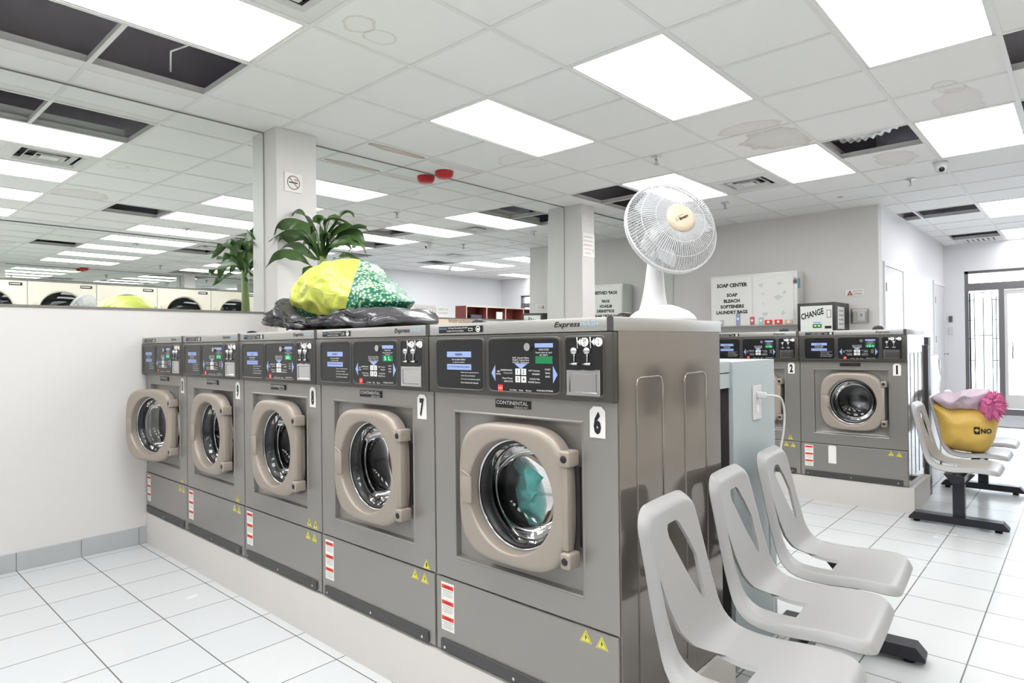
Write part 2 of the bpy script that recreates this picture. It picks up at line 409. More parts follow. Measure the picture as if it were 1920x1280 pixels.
# wall mirrors
def wall_mirror(x0, x1, z0, z1, y, tilt, label, facing=-1, gap=0.0):
    t = thing('wall_mirror', label, 'mirror', ((x0+x1)/2, y, z0))
    h = z1-z0; w2 = (x1-x0)/2
    # the sheet leans very slightly: its foot stands off the wall
    off = math.tan(radians(abs(tilt)))*h
    a = (facing*(.006+off), facing*.006) if tilt > 0 else (facing*.006, facing*(.006+off))
    m = MB(); m.face([(-w2, a[0], 0), (w2, a[0], 0), (w2, a[1], h), (-w2, a[1], h)] if facing < 0 else [(w2, a[0], 0), (-w2, a[0], 0), (-w2, a[1], h), (w2, a[1], h)])
    m.face([(-w2, 0, 0), (w2, 0, 0), (w2, 0, h), (-w2, 0, h)])
    m.build('mirror_glass', MIRROR, t)
    cm_ = mat('mirror_channel', (128, 126, 120), .4, .5)
    MB().box(-w2, w2, facing*.001, a[0]+facing*.003, -.012, 0).build('edge_channel', cm_, t); MB().box(-w2, w2, facing*.001, a[1]+facing*.003, h, h+.01).build('edge_channel', cm_, t)
    return t
ZM0 = CAMZ+.255
wall_mirror(-3.0, 2.19, ZM0, CE-.012, YM, -.37, 'large wall mirror left of the pillar with the no-smoking sign', -1)
wall_mirror(2.52, 5.73, ZM0, CE-.012, YM, -.8, 'large wall mirror between the two grey pillars', -1)
wall_mirror(5.985, 8.19, ZM0, CE-.012, YM-.055, -.8, 'wall mirror reflecting the soap cabinet lettering, right of the second pillar', -1)
wall_mirror(-3.0, XK-.02, CAMZ+.83, CE-.012, YK, 0, 'long mirror above the cream dryers, seen only in reflection', 1)

def smooth0(p, n=6):
    p = [Vector(q) for q in p]; out = []
    for k in range(len(p)-1):
        a, b, c, d_ = p[max(k-1, 0)], p[k], p[k+1], p[min(k+2, len(p)-1)]
        for s_ in range(n):
            t_ = s_/n; out.append(0.5*((2*b)+(-a+c)*t_+(2*a-5*b+4*c-d_)*t_*t_+(-a+3*b-3*c+d_)*t_**3))
    out.append(p[-1]); return out
# ------------------------------------------------------------------ suspended ceiling
G0X, G0Y, GP = 2.24, 1.535, 0.6125
def cx(i): return G0X+GP*i
def cy(j): return G0Y+GP*j
LI = []
for i in (-7, -3, 1, 5, 11, 15):
    for j in (2, 0, -2, -4):
        if i > 8 and j > -1: continue
        if j == -4 and i < 8: LI.append((i, j))
        elif j != -4 or i > 8: LI.append((i, j))
for i in (11, 15): LI.append((i, -6))
HOLES = {(-2, 3), (-3, 3), (-4, 3), (0, -2), (3, -3), (5, -1), (5, 3), (6, 3), (11, -1), (11, 0), (15, -1), (5, -3), (6, -3), (10, -5)}
VENTS = {(-2, 1): 'diff', (6, 1): 'diff', (16, -1): 'grille', (3, -1 if False else -4): 'diff', (9, -3): 'diff'}
occupied = set(HOLES) | set(VENTS)
for i, j in LI: occupied |= {(i, j), (i+1, j)}
def blocked(x, y): return (x > XF and y > YR)
ct = MB(); tiles_s = []
T = .012
def cell_rect(i, j):
    x0, x1, y0, y1 = cx(i), cx(i+1), cy(j), cy(j+1)
    x0 = max(x0, XB); x1 = min(x1, XD); y0 = max(y0, YO); y1 = min(y1, YM)
    if x0 >= XF-.01: y1 = min(y1, YR)
    if x0 < XK-.01 and y0 < YK-.1 and y1 <= YK+.4: y0 = max(y0, YK)
    return x0, x1, y0, y1
for i in range(-10, 18):
    for j in range(-8, 5):
        x0, x1, y0, y1 = cell_rect(i, j)
        if x1-x0 < .03 or y1-y0 < .03: continue
        if (i, j) in occupied: continue
        r = (x0+.008, x1-.008, y0+.008, y1-.008, CE+.002, CE+.018)
        if (i, j) in STAINS: tiles_s.append((r, (i, j)))
        else: ct.box(*r)
ceiling = struct('ceiling', ct, CEIL)
for r, k in tiles_s: MB().box(*r).build('stained_tile', STAIN_MATS[k], ceiling)
tb = MB()
for j in range(-8, 6):
    y = cy(j)
    if y > YM-.02 or y < YO: continue
    tb.box(XB if y > YK else XK, XF if y > YR else XD, y-T, y+T, CE-.004, CE+.002); tb.box(XB if y > YK else XK, XF if y > YR else XD, y-.0015, y+.0015, CE+.002, CE+.04)
lamp_inner = {(i+1, j) for i, j in LI}
for i in range(-9, 18):
    x = cx(i)
    for j in range(-8, 5):
        x0, x1, y0, y1 = cell_rect(i, j)
        if y1-y0 < .03 or (i, j) in lamp_inner or x > XD-.02: continue
        tb.box(x-T, x+T, y0, y1, CE-.0038, CE+.002); tb.box(x-.0015, x+.0015, y0, y1, CE+.002, CE+.04)
tb.box(XB, XF, YM-.03, YM, CE-.004, CE+.002); tb.box(XF-.03, XF, YR, YM, CE-.0036, CE+.002); tb.box(XD-.03, XD, YO, YR, CE-.0036, CE+.002); tb.box(XF, XD, YR-.03, YR, CE-.004, CE+.002)
tb.build('ceiling_grid', TBAR, ceiling)
# dark void above with its slab
struct('ceiling_slab', MB().box(XB, XD+.2, YO, YM, PL, PL+.1), VOID)
vv = MB(); vv.box(XB, XD, YM-.02, YM, CE+.03, PL); vv.box(XB, XD, YO, YO+.02, CE+.03, PL); vv.box(XF-.03, XF, YR, YM, CE+.03, PL)
vv.build('void_lining', VOID, [o for o in bpy.data.objects if o.name == 'ceiling_slab'][0])
# pipes, cables above the open bays
pp = MB(); pp.tube([(-2.5, 3.75, 3.2), (2.5, 3.7, 3.2)], .04, 10); tag(pp.build('ceiling_pipe', GALV), 'grey pipe in the dark opening above the top left bays', 'pipe')
pc = MB()
pc.tube([(1.5, 3.5, CE+.16), (1.35, 3.75, CE+.10), (1.42, 3.95, CE+.07)], .006, 6)
tag(pc.build('ceiling_cable', WHITE), 'white cable hanging in the open bay beside the top left light', 'cable')
pc = MB()
for k in range(3): pc.tube([(.2+.2*k, 3.4, CE+.3), (.35+.2*k, 3.6+.03*k, CE+.18), (.5+.2*k, 3.95, CE+.25)], .004, 6)
tag(pc.build('wire_bundle', GREYT), 'thin grey wires in the leftmost open ceiling bay', 'wires')
pc = MB().box(5.2, 6.6, 3.6, 3.63, CE+.1, CE+.25).box(5.3, 5.33, 3.4, 4.0, CE+.12, CE+.2)
tag(pc.build('steel_joist', GALV), 'steel rail inside the open ceiling bay behind the fan', 'rail')

# foil duct in its open bay
dp = smooth0([(5.58, .955, CE+.30), (5.58, 1.02, CE+.24), (5.57, 1.12, CE+.185), (5.57, 1.28, CE+.160), (5.58, 1.42, CE+.18), (5.59, 1.54, CE+.26), (5.60, 1.75, CE+.30), (5.6, 2.3, CE+.30)], 7)
dr = [.142 if k % 2 else .118 for k in range(len(dp))]
dm = MB().tube(dp, dr, 20)
tag(dm.build('flexible_duct', FOIL), 'silver corrugated flexible duct sagging in an open ceiling bay', 'duct')

# ceiling lights
lamp_label = {
 (-3, 2): 'large lit fluorescent ceiling panel at the top left corner, beside the open bays',
 (1, 2): 'lit ceiling panel directly above the plant, left of the biggest central panel',
 (1, 0): 'big lit ceiling panel in the top centre, left of the fan',
 (1, -2): 'lit ceiling panel cut off by the top right edge',
 (5, 2): 'lit ceiling panel behind the desk fan',
 (5, 0): 'yellowish lit ceiling panel between the air vent and the silver duct',
 (5, -2): 'lit ceiling panel right of the silver duct, at the right edge',
 (11, -2): 'narrow looking lit ceiling panel right of the long black opening',
 (15, -2): 'farthest lit ceiling panel near the street door'}
def ceiling_light(i, j, proto=[None]):
    x0, x1, y0, y1 = cx(i), cx(i+2), cy(j), cy(j+1)
    lab = lamp_label.get((i, j), 'lit ceiling panel seen only in the wall mirrors')
    if proto[0] is None:
        t = thing('ceiling_light', lab, 'light', ((x0+x1)/2, (y0+y1)/2, CE), 0, 'fluorescent ceiling panels')
        L2, W2 = GP, GP/2
        f = MB()
        for a in (-1, 1):
            f.box(-L2+.012, L2-.012, a*(W2-.028), a*(W2-.012), -.001, .02); f.box(a*(L2-.028), a*(L2-.012), -W2+.012, W2-.012, -.001, .02)
        f.build('light_frame', OFFW, t)
        f = MB()
        f.box(-L2+.03, L2-.03, -W2+.03, W2-.03, .09, .10); 
        for a in (-1, 1):
            f.box(-L2+.012, L2-.012, a*(W2-.024), a*(W2-.02), .02, .10); f.box(a*(L2-.024), a*(L2-.02), -W2+.012, W2-.012, .02, .10)
        f.build('light_housing', OFFW, t)
        MB().box(-L2+.026, L2-.026, -W2+.026, W2-.026, .004, .010).build('light_diffuser', LAMP, t)
        proto[0] = t; return t
    t = copy_tree(proto[0]); t.location = ((x0+x1)/2, (y0+y1)/2, CE); t['label'] = lab
    return t
for i, j in LI:
    t = ceiling_light(i, j)
    # output lowered over seating and street, raised before the washers, to balance the lighting
    m_ = LAMPY if (i, j) == (5, 0) else LAMPW if ((1 <= i < 8 or i == 15) and j <= -2) else LAMPN if i < 0 else None
    if m_:
        d_ = child(t, 'light_diffuser')[0]; d_.data = d_.data.copy(); d_.data.materials[0] = m_

# air diffusers
def diffuser(i, j, kind):
    xc, yc = (cx(i)+cx(i+1))/2, (cy(j)+cy(j+1))/2
    lab = {(-2, 1): 'square white ceiling air diffuser cut off by the top edge', (6, 1): 'square ceiling air diffuser with stained slots right of the desk fan', (16, -1): 'small louvred ceiling grille above the street door'}.get((i, j), 'square ceiling air diffuser seen only in the mirror')
    t = thing('air_diffuser', lab, 'vent', (xc, yc, CE), 0, 'ceiling air diffusers')
    f = MB(); h = GP/2-.012; core = .22
    def sq(a, z): return [(-a, -a, z), (a, -a, z), (a, a, z), (-a, a, z)]
    if kind == 'grille':
        f.loft([sq(h, 0), sq(.2, -.004), sq(.19, .03)], 0, False)
        f.build('diffuser_frame', OFFW, t)
        g = MB()
        for k in range(6): g.box(-.19, .19, -.17+k*.065, -.13+k*.065, .0, .012)
        g.build('louvre', OFFW, t); MB().box(-.19, .19, -.19, .19, .03, .035).build('backing', BLACK, t)
        return
    f.loft([sq(h, 0), sq(core, -.003), sq(core-.015, .02)], 0, False)
    f.build('diffuser_frame', OFFW, t)
    MB().box(-core, core, -core, core, .05, .055).build('backing', BLACK, t)
    for a, z in ((.155, .012), (.09, .006)):
        MB().loft([sq(a-.004, z+.022), sq(a+.014, z-.006), sq(a+.010, z-.010), sq(a-.008, z+.020)], 0, False).build('vane', OFFW, t)
    MB().loft([sq(.05, .02), sq(.065, 0)], 0, False, capb=True).build('centre_plate', OFFW, t)
for (i, j), k in VENTS.items(): diffuser(i, j, k)

# sprinklers
SP = [(4.72, 2.63, 'ceiling sprinkler head in front of the panel behind the fan'), (6.85, 2.97, 'ceiling sprinkler head just right of the desk fan'), (7.13, 1.24, 'ceiling sprinkler head below the round security camera'), (9.6, -.4, 'ceiling sprinkler head seen only in the mirror'), (3.4, -.2, 'ceiling sprinkler head seen only in the mirror')]
p0 = None
for x, y, lab in SP:
    if not p0:
        p0 = thing('sprinkler', lab, 'sprinkler', (x, y, CE), 0, 'ceiling sprinklers')
        MB().lathe([(0, 0), (.042, 0), (.044, -.006), (.03, -.012), (.014, -.014), (.012, -.03), (0, -.03)], seg=20).build('escutcheon', SILVER, p0)
        s = MB(); s.tube([(.012, 0, -.03), (.022, 0, -.045), (.014, 0, -.062), (0, 0, -.066)], .0035, 6); s.tube([(-.012, 0, -.03), (-.022, 0, -.045), (-.014, 0, -.062), (0, 0, -.066)], .0035, 6)
        s.tube([(0, 0, -.03), (0, 0, -.064)], .004, 8); s.lathe([(0, -.066), (.024, -.068), (.024, -.071), (0, -.072)], seg=14)
        s.build('sprinkler_frame', SILVER, p0)
    else:
        c = copy_tree(p0); c.location = (x, y, CE); c['label'] = lab
# red fire detector
t = thing('heat_detector', 'red round fire detector on the ceiling beside the middle mirror', 'detector', (3.81, 4.24, CE))
MB().lathe([(0, 0), (.082, 0), (.082, -.012), (.074, -.040), (.058, -.056), (0, -.058)], seg=32).build('detector_body', REDD, t)
MB().disc(-.02, .03, .014, (0, -.078, -.03), *NY, th=.002).build('indicator', mat('amber', (210, 140, 70), .4), t)
# turret cameras
def turret(x, y, lab, ang):
    t = thing('security_camera', lab, 'camera', (x, y, CE), ang, 'ceiling security cameras')
    MB().lathe([(0, 0), (.055, 0), (.056, -.02), (.05, -.035), (0, -.04)], seg=28).build('camera_base', WPLAST, t)
    b = MB(); b.lathe([(0, -.05)]+[(.046*cos(a), .046*sin(a)) for a in [(-pi/2+.2)+k*(pi-.4)/10 for k in range(11)]]+[(0, .047)], o=(-.01, 0, -.052), ax=(-1, 0, -.5), seg=24)
    b.build('camera_ball', WPLAST, t)
    MB().lathe([(0, .0), (.022, 0), (.022, .006), (0, .006)], o=(-.050, 0, -.072), ax=(-1, 0, -.5), seg=20).build('camera_lens', BLACK, t)
turret(6.66, .93, 'white dome security camera on the ceiling left of the right-hand light panel', .3)
turret(9.4, -1.6, 'small security camera seen only in the mirror', 1.2)

# ------------------------------------------------------------------ washing machine
W, TOPZ = .728, 1.087
def rrect(cyy, czz, hw, hh, r, n, x):
    # superellipse-like rounded square loop in the YZ plane, n points, starting at +Y
    out = []
    for k in range(n):
        a = 2*pi*k/n; c_, s_ = cos(a), sin(a); e = r
        out.append((x, cyy+hw*math.copysign(abs(c_)**(2/e), c_), czz+hh*math.copysign(abs(s_)**(2/e), s_)))
    return out
def sqloop(y0, y1, z0, z1, n, x, cyy, czz):
    out = []
    for k in range(n):
        a = 2*pi*k/n; dy, dz = cos(a), sin(a)
        t = min(((y1-cyy)/dy if dy > 1e-9 else (y0-cyy)/dy if dy < -1e-9 else 1e9), ((z1-czz)/dz if dz > 1e-9 else (z0-czz)/dz if dz < -1e-9 else 1e9))
        out.append((x, cyy+dy*t, czz+dz*t))
    for yy in (y0, y1):
        for zz in (z0, z1):      # real corners
            k = round(atan2(zz-czz, yy-cyy)/(2*pi)*n) % n
            out[k] = (x, yy, zz)
    return out
DC = (.37, .572)   # door centre (y, z)
def make_washer():
    root = thing('washing_machine', 'grey front-loading coin washing machine', 'washing machine', group='coin washing machines')
    # cabinet: sides, back, top, lower front
    b = MB()
    b.box(.004, .62, 0, .012, .0, 1.05, 1); b.box(.004, .62, W-.012, W, .0, 1.05, 1); b.box(.6, .62, .012, W-.012, 0, 1.05); b.box(.02, .6, .012, W-.012, 0, .01)
    for ya, yb in ((.09, .232), (.368, .512)):
        z = .922; pts = [(ya, .06), (ya, z-.02), (ya+.008, z-.004), (ya+.022, z), (yb-.022, z+.001), (yb-.008, z-.004), (yb, z-.02), (yb, .06)]
        b.tube([(p, .0, q) for p, q in pts], .0028, 6, 1)
    b.build('cabinet', [STEEL, STEELS], root)
    lp = MB().box(-.004, .02, .006, W-.004, .004, .246, bev=.003)
    lp.build('lower_panel', STEEL, root)
    # front with recess and round opening
    N = 96; f = MB(); y0, y1, z0, z1 = .118, .628, .327, .801; c0, c1 = DC
    def Q(a, x): return sqloop(y0-a, y1+a, z0-a, z1+a, N, x, c0, c1)
    outer = sqloop(.004, W-.004, .251, .860, N, 0, c0, c1)
    oute0 = sqloop(.004, W-.004, .251, .860, N, .02, c0, c1)
    circ = [(.022, c0+.192*cos(2*pi*k/N), c1+.192*sin(2*pi*k/N)) for k in range(N)]
    f.loft([oute0, outer, Q(.006, 0), Q(.002, -.003), Q(-.002, -.001), Q(-.006, .018), Q(-.016, .022), circ][::-1], 0, False)
    f.build('front_panel', STEEL, root, ang=35)
    # corner posts so the recess loops close square
    # drum
    dr = MB()
    dr.lathe([(.195, 0, 0), (.195, .035, 0), (.180, .05, 0), (.183, .06, 1), (.218, .075, 1), (.222, .42, 1), (.0, .43, 1)], o=(.022, c0, c1), ax=(1, 0, 0), seg=48)
    dr.build('drum', [RUBBER, DRUM], root)
    for k in range(3):
        a = 2*pi*k/3+.4; u = Vector((0, cos(a), sin(a))); v = Vector((0, -sin(a), cos(a))); o = Vector((0, c0, c1))
        MB().loft([[o+Vector((xx, 0, 0))+u*.220+v*.035, o+Vector((xx, 0, 0))+u*.16+v*.008, o+Vector((xx, 0, 0))+u*.16-v*.008, o+Vector((xx, 0, 0))+u*.220-v*.035] for xx in (.11, .42)], 0, False, True, True).build('drum_lifter', DRUM, root)
    # kick strip
    k = MB().box(-.012, -.004, .035, W-.03, .008, .046, bev=.003); ks = k.build('kick_strip', KICK, root)
    s = MB()
    for y in (.065, .37, .675): s.disc(-y, .022, .005, (-.0122, 0, 0), *NX, th=.002)
    s.build('screw', SILVER, ks)
    # control panel
    zc0, zc1 = .862, 1.048
    cpn = MB().box(-.024, .02, .002, W-.002, zc0, zc1, bev=.004)
    cp = cpn.build('control_panel', PANELG, root, ang=40)
    O = (-.0235, 0, 0)
    def frame(mb, ya, yb, za, zb):
        n = 48; cyy, czz = (ya+yb)/2, (za+zb)/2; hw, hh = (yb-ya)/2, (zb-za)/2
        L = [rrect(cyy, czz, hw+a, hh+a, 14, n, x) for a, x in ((0, -.0235), (-.002, -.0275), (-.006, -.0275), (-.008, -.024))]
        mb.loft(L[::-1], 0, True)
    fr = MB()
    for ya, yb in ((.462, .690), (.166, .452), (.022, .158)): frame(fr, ya, yb, .872, 1.040)
    fr.build('panel_bezel', PANELG, cp)
    pb = MB()
    for ya, yb in ((.468, .684), (.172, .446), (.028, .152)): pb.rect(-(ya+yb)/2, .956, yb-ya, .156, O, *NX, th=.0015)
    pb.build('panel_face', BLACKP, cp)
    O2 = (-.0252, 0, 0); tx = MB(); th = .0006
    # left card: warning text
    tx.rect(-.578, .988, .112, .018, O2, *NX, th=th, m=1); tx.rect(-.578, .948, .112, .018, O2, *NX, th=th, m=1)
    tx.text('WARNING', -.578, .988, .034, .007, O2, *NX, m=2, bold=.01); tx.text('TO AVOID PERSONAL INJURY', -.578, .948, .10, .006, O2, *NX, m=2)
    tx.text('Do not allow children', -.578, .972, .062, .0055, O2, *NX); tx.text('to operate machine.', -.578, .963, .056, .0055, O2, *NX)
    for k_, (tt, ww) in enumerate((('Never try to open the door if:', .08), ('Cycle has not finished.', .064), ('Drum has not completely stopped.', .086), ('Door lock has not released.', .078))):
        tx.text(tt, -.632+.064+ww/2-.0, .931-.0105*k_, ww, .0055, O2, *NX)
    tx.build('warning_card_print', [WHITE, BLUEL, BLACK, SILVER, REDP], cp); tx = MB()
    # centre card
    tx.rect(-.228, 1.014, .066, .012, O2, *NX, th=th, m=1); tx.text('WASH CYCLE', -.228, 1.002, .036, .005, O2, *NX); tx.text('Insert coins or card', -.228, .994, .058, .005, O2, *NX); tx.text('to start', -.228, .987, .03, .004, O2, *NX)
    MB().disc(-.285, 1.010, .0115, O2, *NX, th=.008).build('knob', SILVER, cp)
    for k_, tt in enumerate(('HOT  Normal White', 'WARM  Colors Perm', 'COLD  Delicate')): tx.text(tt, -.315, .9785-.0065*k_, .064, .0045, O2, *NX, m=0)
    tx.flat([(-.341, .962), (-.315, .946), (-.289, .962)], O2, *NX, th=th, m=1)
    tx.flat([(-.434, .932), (-.418, .956), (-.418, .908)][::-1], O2, *NX, th=th, m=1); tx.flat([(-.180, .932), (-.196, .908), (-.196, .956)][::-1], O2, *NX, th=th, m=1)
    kp = MB()
    for n_, (yy, zz) in enumerate(((.327, .938), (.304, .938), (.327, .916), (.304, .916))):
        kp.rect(-yy, zz, .018, .018, O2, *NX, th=th*2, m=0); kp.text(str(n_+1), -yy, zz, None, .011, O2, *NX, th=.0016, m=2, bold=.02)
    kp.build('keypad', [WHITE, BLUEL, BLACK], cp)
    for tt, y_, z_, ww in (('SUPERWASH', .372, .942, .046), ('Heavy Soil', .366, .933, .034), ('Perm Press', .368, .918, .04), ('DELICATE', .364, .909, .034), ('HOT Cottons', .264, .942, .042), ('WARM', .258, .932, .028), ('COLD Mix', .262, .918, .038), ('RINSE Extra', .264, .909, .044), ('ADD', .404, .938, .012), ('EXTRA', .404, .93, .018), ('START', .214, .946, .02), ('BAG', .214, .936, .016), ('END', .214, .926, .016), ('Pre Wash', .345, .884, .026), ('Wash', .315, .884, .016), ('Rinse', .285, .884, .02), ('AVAILABLE OPTIONS', .226, .886, .06)):
        tx.text(tt, -y_, z_, ww, .0048, O2, *NX)
    sbn = MB(); sbn.rect(-.397, .888, .020, .020, O2, *NX, th=th*2, m=1); sbn.text('STOP', -.397, .888, .015, .006, O2, *NX, th=.0016); sbn.build('stop_button', [WHITE, REDP], cp)
    tx.build('programme_card_print', [WHITE, BLUEL, BLACK, SILVER, REDP], cp); tx = MB()
    # coin card
    for yy, tt, t2 in ((.088, '25', 'C'), (.043, '1', '$')):
        tx.disc(-yy+.001, 1.022, .0125, O2, *NX, th=th*2, m=0, n=24); tx.text(tt, -yy+.001, 1.0265, None, .008, O2, *NX, th=.0016, m=2, bold=.02); tx.text(t2, -yy+.001, 1.016, None, .007, O2, *NX, th=.0016, m=2, bold=.02)
        tx.flat([(-yy-.022, 1.022), (-yy-.0125, 1.012), (-yy-.0125, 1.032)], O2, *NX, th=th*2, m=0)
    tx.build('coin_card_print', [WHITE, BLUEL, BLACK, SILVER, REDP], cp)
    ds = MB().rect(-.228, .973, .062, .021, O2, *NX, th=.001); ds.build('display', GREEND, cp)
    # coin slots and coin return
    for yy in (.121, .078):
        cs = MB(); cs.lathe([(0, .010), (.008, .009), (.0105, .0), (.0105, -.002)], o=(-.026, yy, .998), ax=(-1, 0, 0), seg=16); cs.tube([(-.027, yy, .996), (-.028, yy, .968)], .002, 6); cs.tube([(-.03, yy+.012, .963), (-.03, yy-.013, .963)], .0035, 8)
        cs.tube([(-.027, yy-.01, 1.035), (-.027, yy-.012, 1.005)], .002, 6)
        cs.build('coin_slot', SILVER, cp)
    cb = MB(); ya, yb, za, zb = .038, .148, .876, .948
    cb.loft([sqloop(ya+a, yb-a, za+a, zb-a, 48, x, (ya+yb)/2, (za+zb)/2) for a, x in ((.012, -.0262), (.010, -.029), (.002, -.029), (0, -.0255))], 0, False)
    cb.rect(-(ya+yb)/2, (za+zb)/2, .084, .048, (-.0262, 0, 0), *NX, th=.0004)
    cb.build('coin_return', SILVER, cp, ang=30)
    # cap rail
    cap = MB(); cap.box(-.018, .635, .0, W-.0005, 1.050, TOPZ, 0, bev=.002)
    ca = cap.build('top_cap', CAPM, root, ang=40)
    O3 = (-.0182, 0, 0); e = MB()
    MB().rect(-.010, 1.0685, .020, .037, O3, *NX, th=.001).build('end_strip', KICK, ca)
    e.text('Express', -.150, 1.069, .090, .020, O3, *NX, m=0, bold=.015, shear=.3)
    e.text('WASH', -.076, 1.071, .062, .012, O3, *NX, m=1, bold=.02, shear=.2)
    e.build('cap_lettering', [BLACK, BLUES], ca)
    e = MB(); e.rect(-.578, 1.0675, .204, .021, O3, *NX, th=.001, m=0)
    O4 = (-.0193, 0, 0)
    e.text('IMPORTANT:', -.658, 1.071, .040, .006, O4, *NX, m=4, th=.0008); e.text('To Prevent Oversudsing, DO NOT', -.588, 1.072, .092, .006, O4, *NX, m=2, th=.0008, bold=.01)
    e.text('Use More Than 14 oz. Detergent', -.600, 1.063, .080, .006, O4, *NX, m=2, th=.0008, bold=.01)
    e.annulus(-.496, 1.0675, .007, .0098, O4, *NX, m=2); e.rect(-.530, 1.0665, .018, .009, O4, *NX, m=2); e.rect(-.530, 1.0665, .014, .006, O4, *NX, th=.0014, m=0)
    e.rect(-.496, 1.0665, .009, .007, O4, *NX, m=2)
    e.build('caution_label', [BLACK, BLUES, WHITE, KICK, BLUEL], ca)
    # nameplate
    bd = MB().box(-.0045, .0, .300, .440, .8265, .8505, bev=.001); bo = bd.build('nameplate', BLACK, root)
    e = MB(); e.text('CONTINENTAL', -.370, .8425, .128, .0115, (-.0046, 0, 0), *NX, bold=.02); e.text('GIRBAU INC.', -.333, .8305, .058, .0055, (-.0046, 0, 0), *NX, bold=.01)
    e.build('nameplate_lettering', SILVER, bo)
    # warning stickers
    st = MB(); zs0 = .074; hs = .158; OL = (-.0042, 0, 0)
    st.rect(-.668, zs0+hs/2, .062, hs, OL, *NX, th=.0006, m=0)
    for k_ in range(3):
        zz = zs0+hs-.014-.052*k_
        st.rect(-.668, zz, .056, .013, OL, *NX, th=.0012, m=1); st.text('WARNING', -.668, zz, .032, .006, OL, *NX, th=.0018, m=3)
        for q in range(4): st.rect(-.668, zz-.0125-.0062*q, .050-.008*(q % 2), .0016, OL, *NX, th=.001, m=2)
    st.build('warning_label', [PAPER, REDP, GREYT, BLACK], root)
    def tri(mb, y, z, s_, O_):
        mb.flat([(-y-s_, z-s_*.75), (-y+s_, z-s_*.75), (-y, z+s_*.95)], O_, *NX, th=.0006, m=0)
        mb.flat([(-y-s_*.8, z-s_*.65), (-y+s_*.8, z-s_*.65), (-y, z+s_*.72)], O_, *NX, th=.0009, m=1)
        mb.flat([(-y-s_*.72, z-s_*.6), (-y+s_*.72, z-s_*.6), (-y, z+s_*.62)], O_, *NX, th=.0012, m=0)
        mb.flat([(-y+.002, z+s_*.4), (-y-.004, z-.002), (-y, z-.001), (-y-.003, z-s_*.5), (-y+.005, z+.001), (-y+.001, z)][::-1], O_, *NX, th=.0015, m=1)
    t_ = MB(); tri(t_, .110, .222, .020, OL); tri(t_, .058, .219, .020, OL); t_.build('hazard_sticker', [YEL, BLACK], root)
    # door (own origin at the hinge line)
    hy, hx = .140, -.02
    dd = MB(); N = 96; c0, c1 = DC[0]-.012-hy, DC[1]+.002; hw, hh = .213, .208
    def RL(a, x, e=3.6): return rrect(c0, c1, hw-a, hh-a, e, N, x-hx)
    def CL(r, x): return [(x-hx, c0-.002+r*cos(2*pi*k/N), c1-.003+r*sin(2*pi*k/N)) for k in range(N)]
    dd.loft([CL(.164, .012), CL(.165, -.02), CL(.1665, -.036), CL(.1685, -.0415), CL(.171, -.0435), CL(.175, -.044), CL(.181, -.0442), RL(.022, -.0442), RL(.018, -.044), RL(.010, -.0425), RL(.003, -.037), RL(0, -.030), RL(.0, .004), RL(.02, .010), CL(.180, .012), CL(.164, .012)], 0, True)
    door = dd.build('door', DOORM, root, ang=50, loc=(hx, hy, 0))
    lt = MB()
    X0 = -.0442-hx; ly = .505-hy
    lt.tube([(X0-.001, ly+.045, c1+.052), (X0-.002, ly+.008, c1+.038), (X0-.001, ly+.004, c1+.028), (X0-.001, ly+.004, c1-.044), (X0-.001, ly+.03, c1-.050)], .0018, 5)
    lt.box(X0-.004, X0+.004, ly+.003, ly+.048, c1-.047, c1+.036, bev=.003)
    lt.build('latch', DOORM, door, ang=40)
    rg = MB().lathe([(.163, .008), (.1655, .0), (.162, -.004), (.157, .006)], o=(-.004-hx, c0-.002, c1-.003), ax=(1, 0, 0), seg=64); rg.build('chrome_trim', SILVER, door)
    bz = MB().lathe([(.162, .012), (.158, .002), (.151, .006), (.147, .03), (.141, .04)], o=(-.004-hx, c0-.002, c1-.003), ax=(1, 0, 0), seg=64); bz.build('gasket', RUBBER, door)
    gl = MB().lathe([(.159, .0), (.150, .012), (.138, .055), (.128, .085), (.106, .105), (.055, .117), (0, .12)], o=(-.002-hx, c0-.002, c1-.003), ax=(1, 0, 0), seg=56); gl.build('glass_bowl', DOORGLASS, door)
    lr = MB().lathe([(.1385, .052), (.1405, .055), (.1385, .058)], o=(-.002-hx, c0-.002, c1-.003), ax=(1, 0, 0), seg=56); lr.build('bowl_rim', SILVER, door)
    # hinge
    h = MB()
    for zz in (.706, .430):
        h.box(-.054, -.004, .124, .158, zz-.022, zz+.022, 0, bev=.006, seg=3)
    h.box(-.042, -.012, .138, .160, .452, .684, 0, bev=.006)
    ho = h.build('hinge', DOORM, root, ang=40)
    s = MB()
    for zz in (.706, .430): s.lathe([(0, .003), (.010, .002), (.011, 0)], o=(-.0535, .142, zz), ax=(-1, 0, 0), seg=18)
    s.build('hinge_bolt', BLACK, ho)
    hg = MB().box(.002, .021, .120, .130, .46, .68); hg.build('hinge_gap', BLACK, root)
    # vent dome on the rear of the top
    MB().lathe([(.042, 0), (.040, .018), (.028, .034), (0, .040)], o=(.50, .29, TOPZ), seg=24).build('vent_dome', BLACK, root)
    return root
def number_sticker(root, n):
    m = MB(); O = (-.001, 0, 0)
    m.rect(-.065, .807, .050, .084, O, *NX, th=.0012, m=0, cut=.012)
    m.text(n, -.065, .805, {'1': .012, '10': .034}.get(n, .024), .062, O, *NX, th=.002, m=1, bold=.055)
    m.build('number_sticker', [PAPER, BLACK], root)
def display_text(root, s):
    MB().text(s, -.228, .973, .040, .013, (-.0262, 0, 0), *NX, m=0, th=.0006).build('display_digits', GREENL, root)
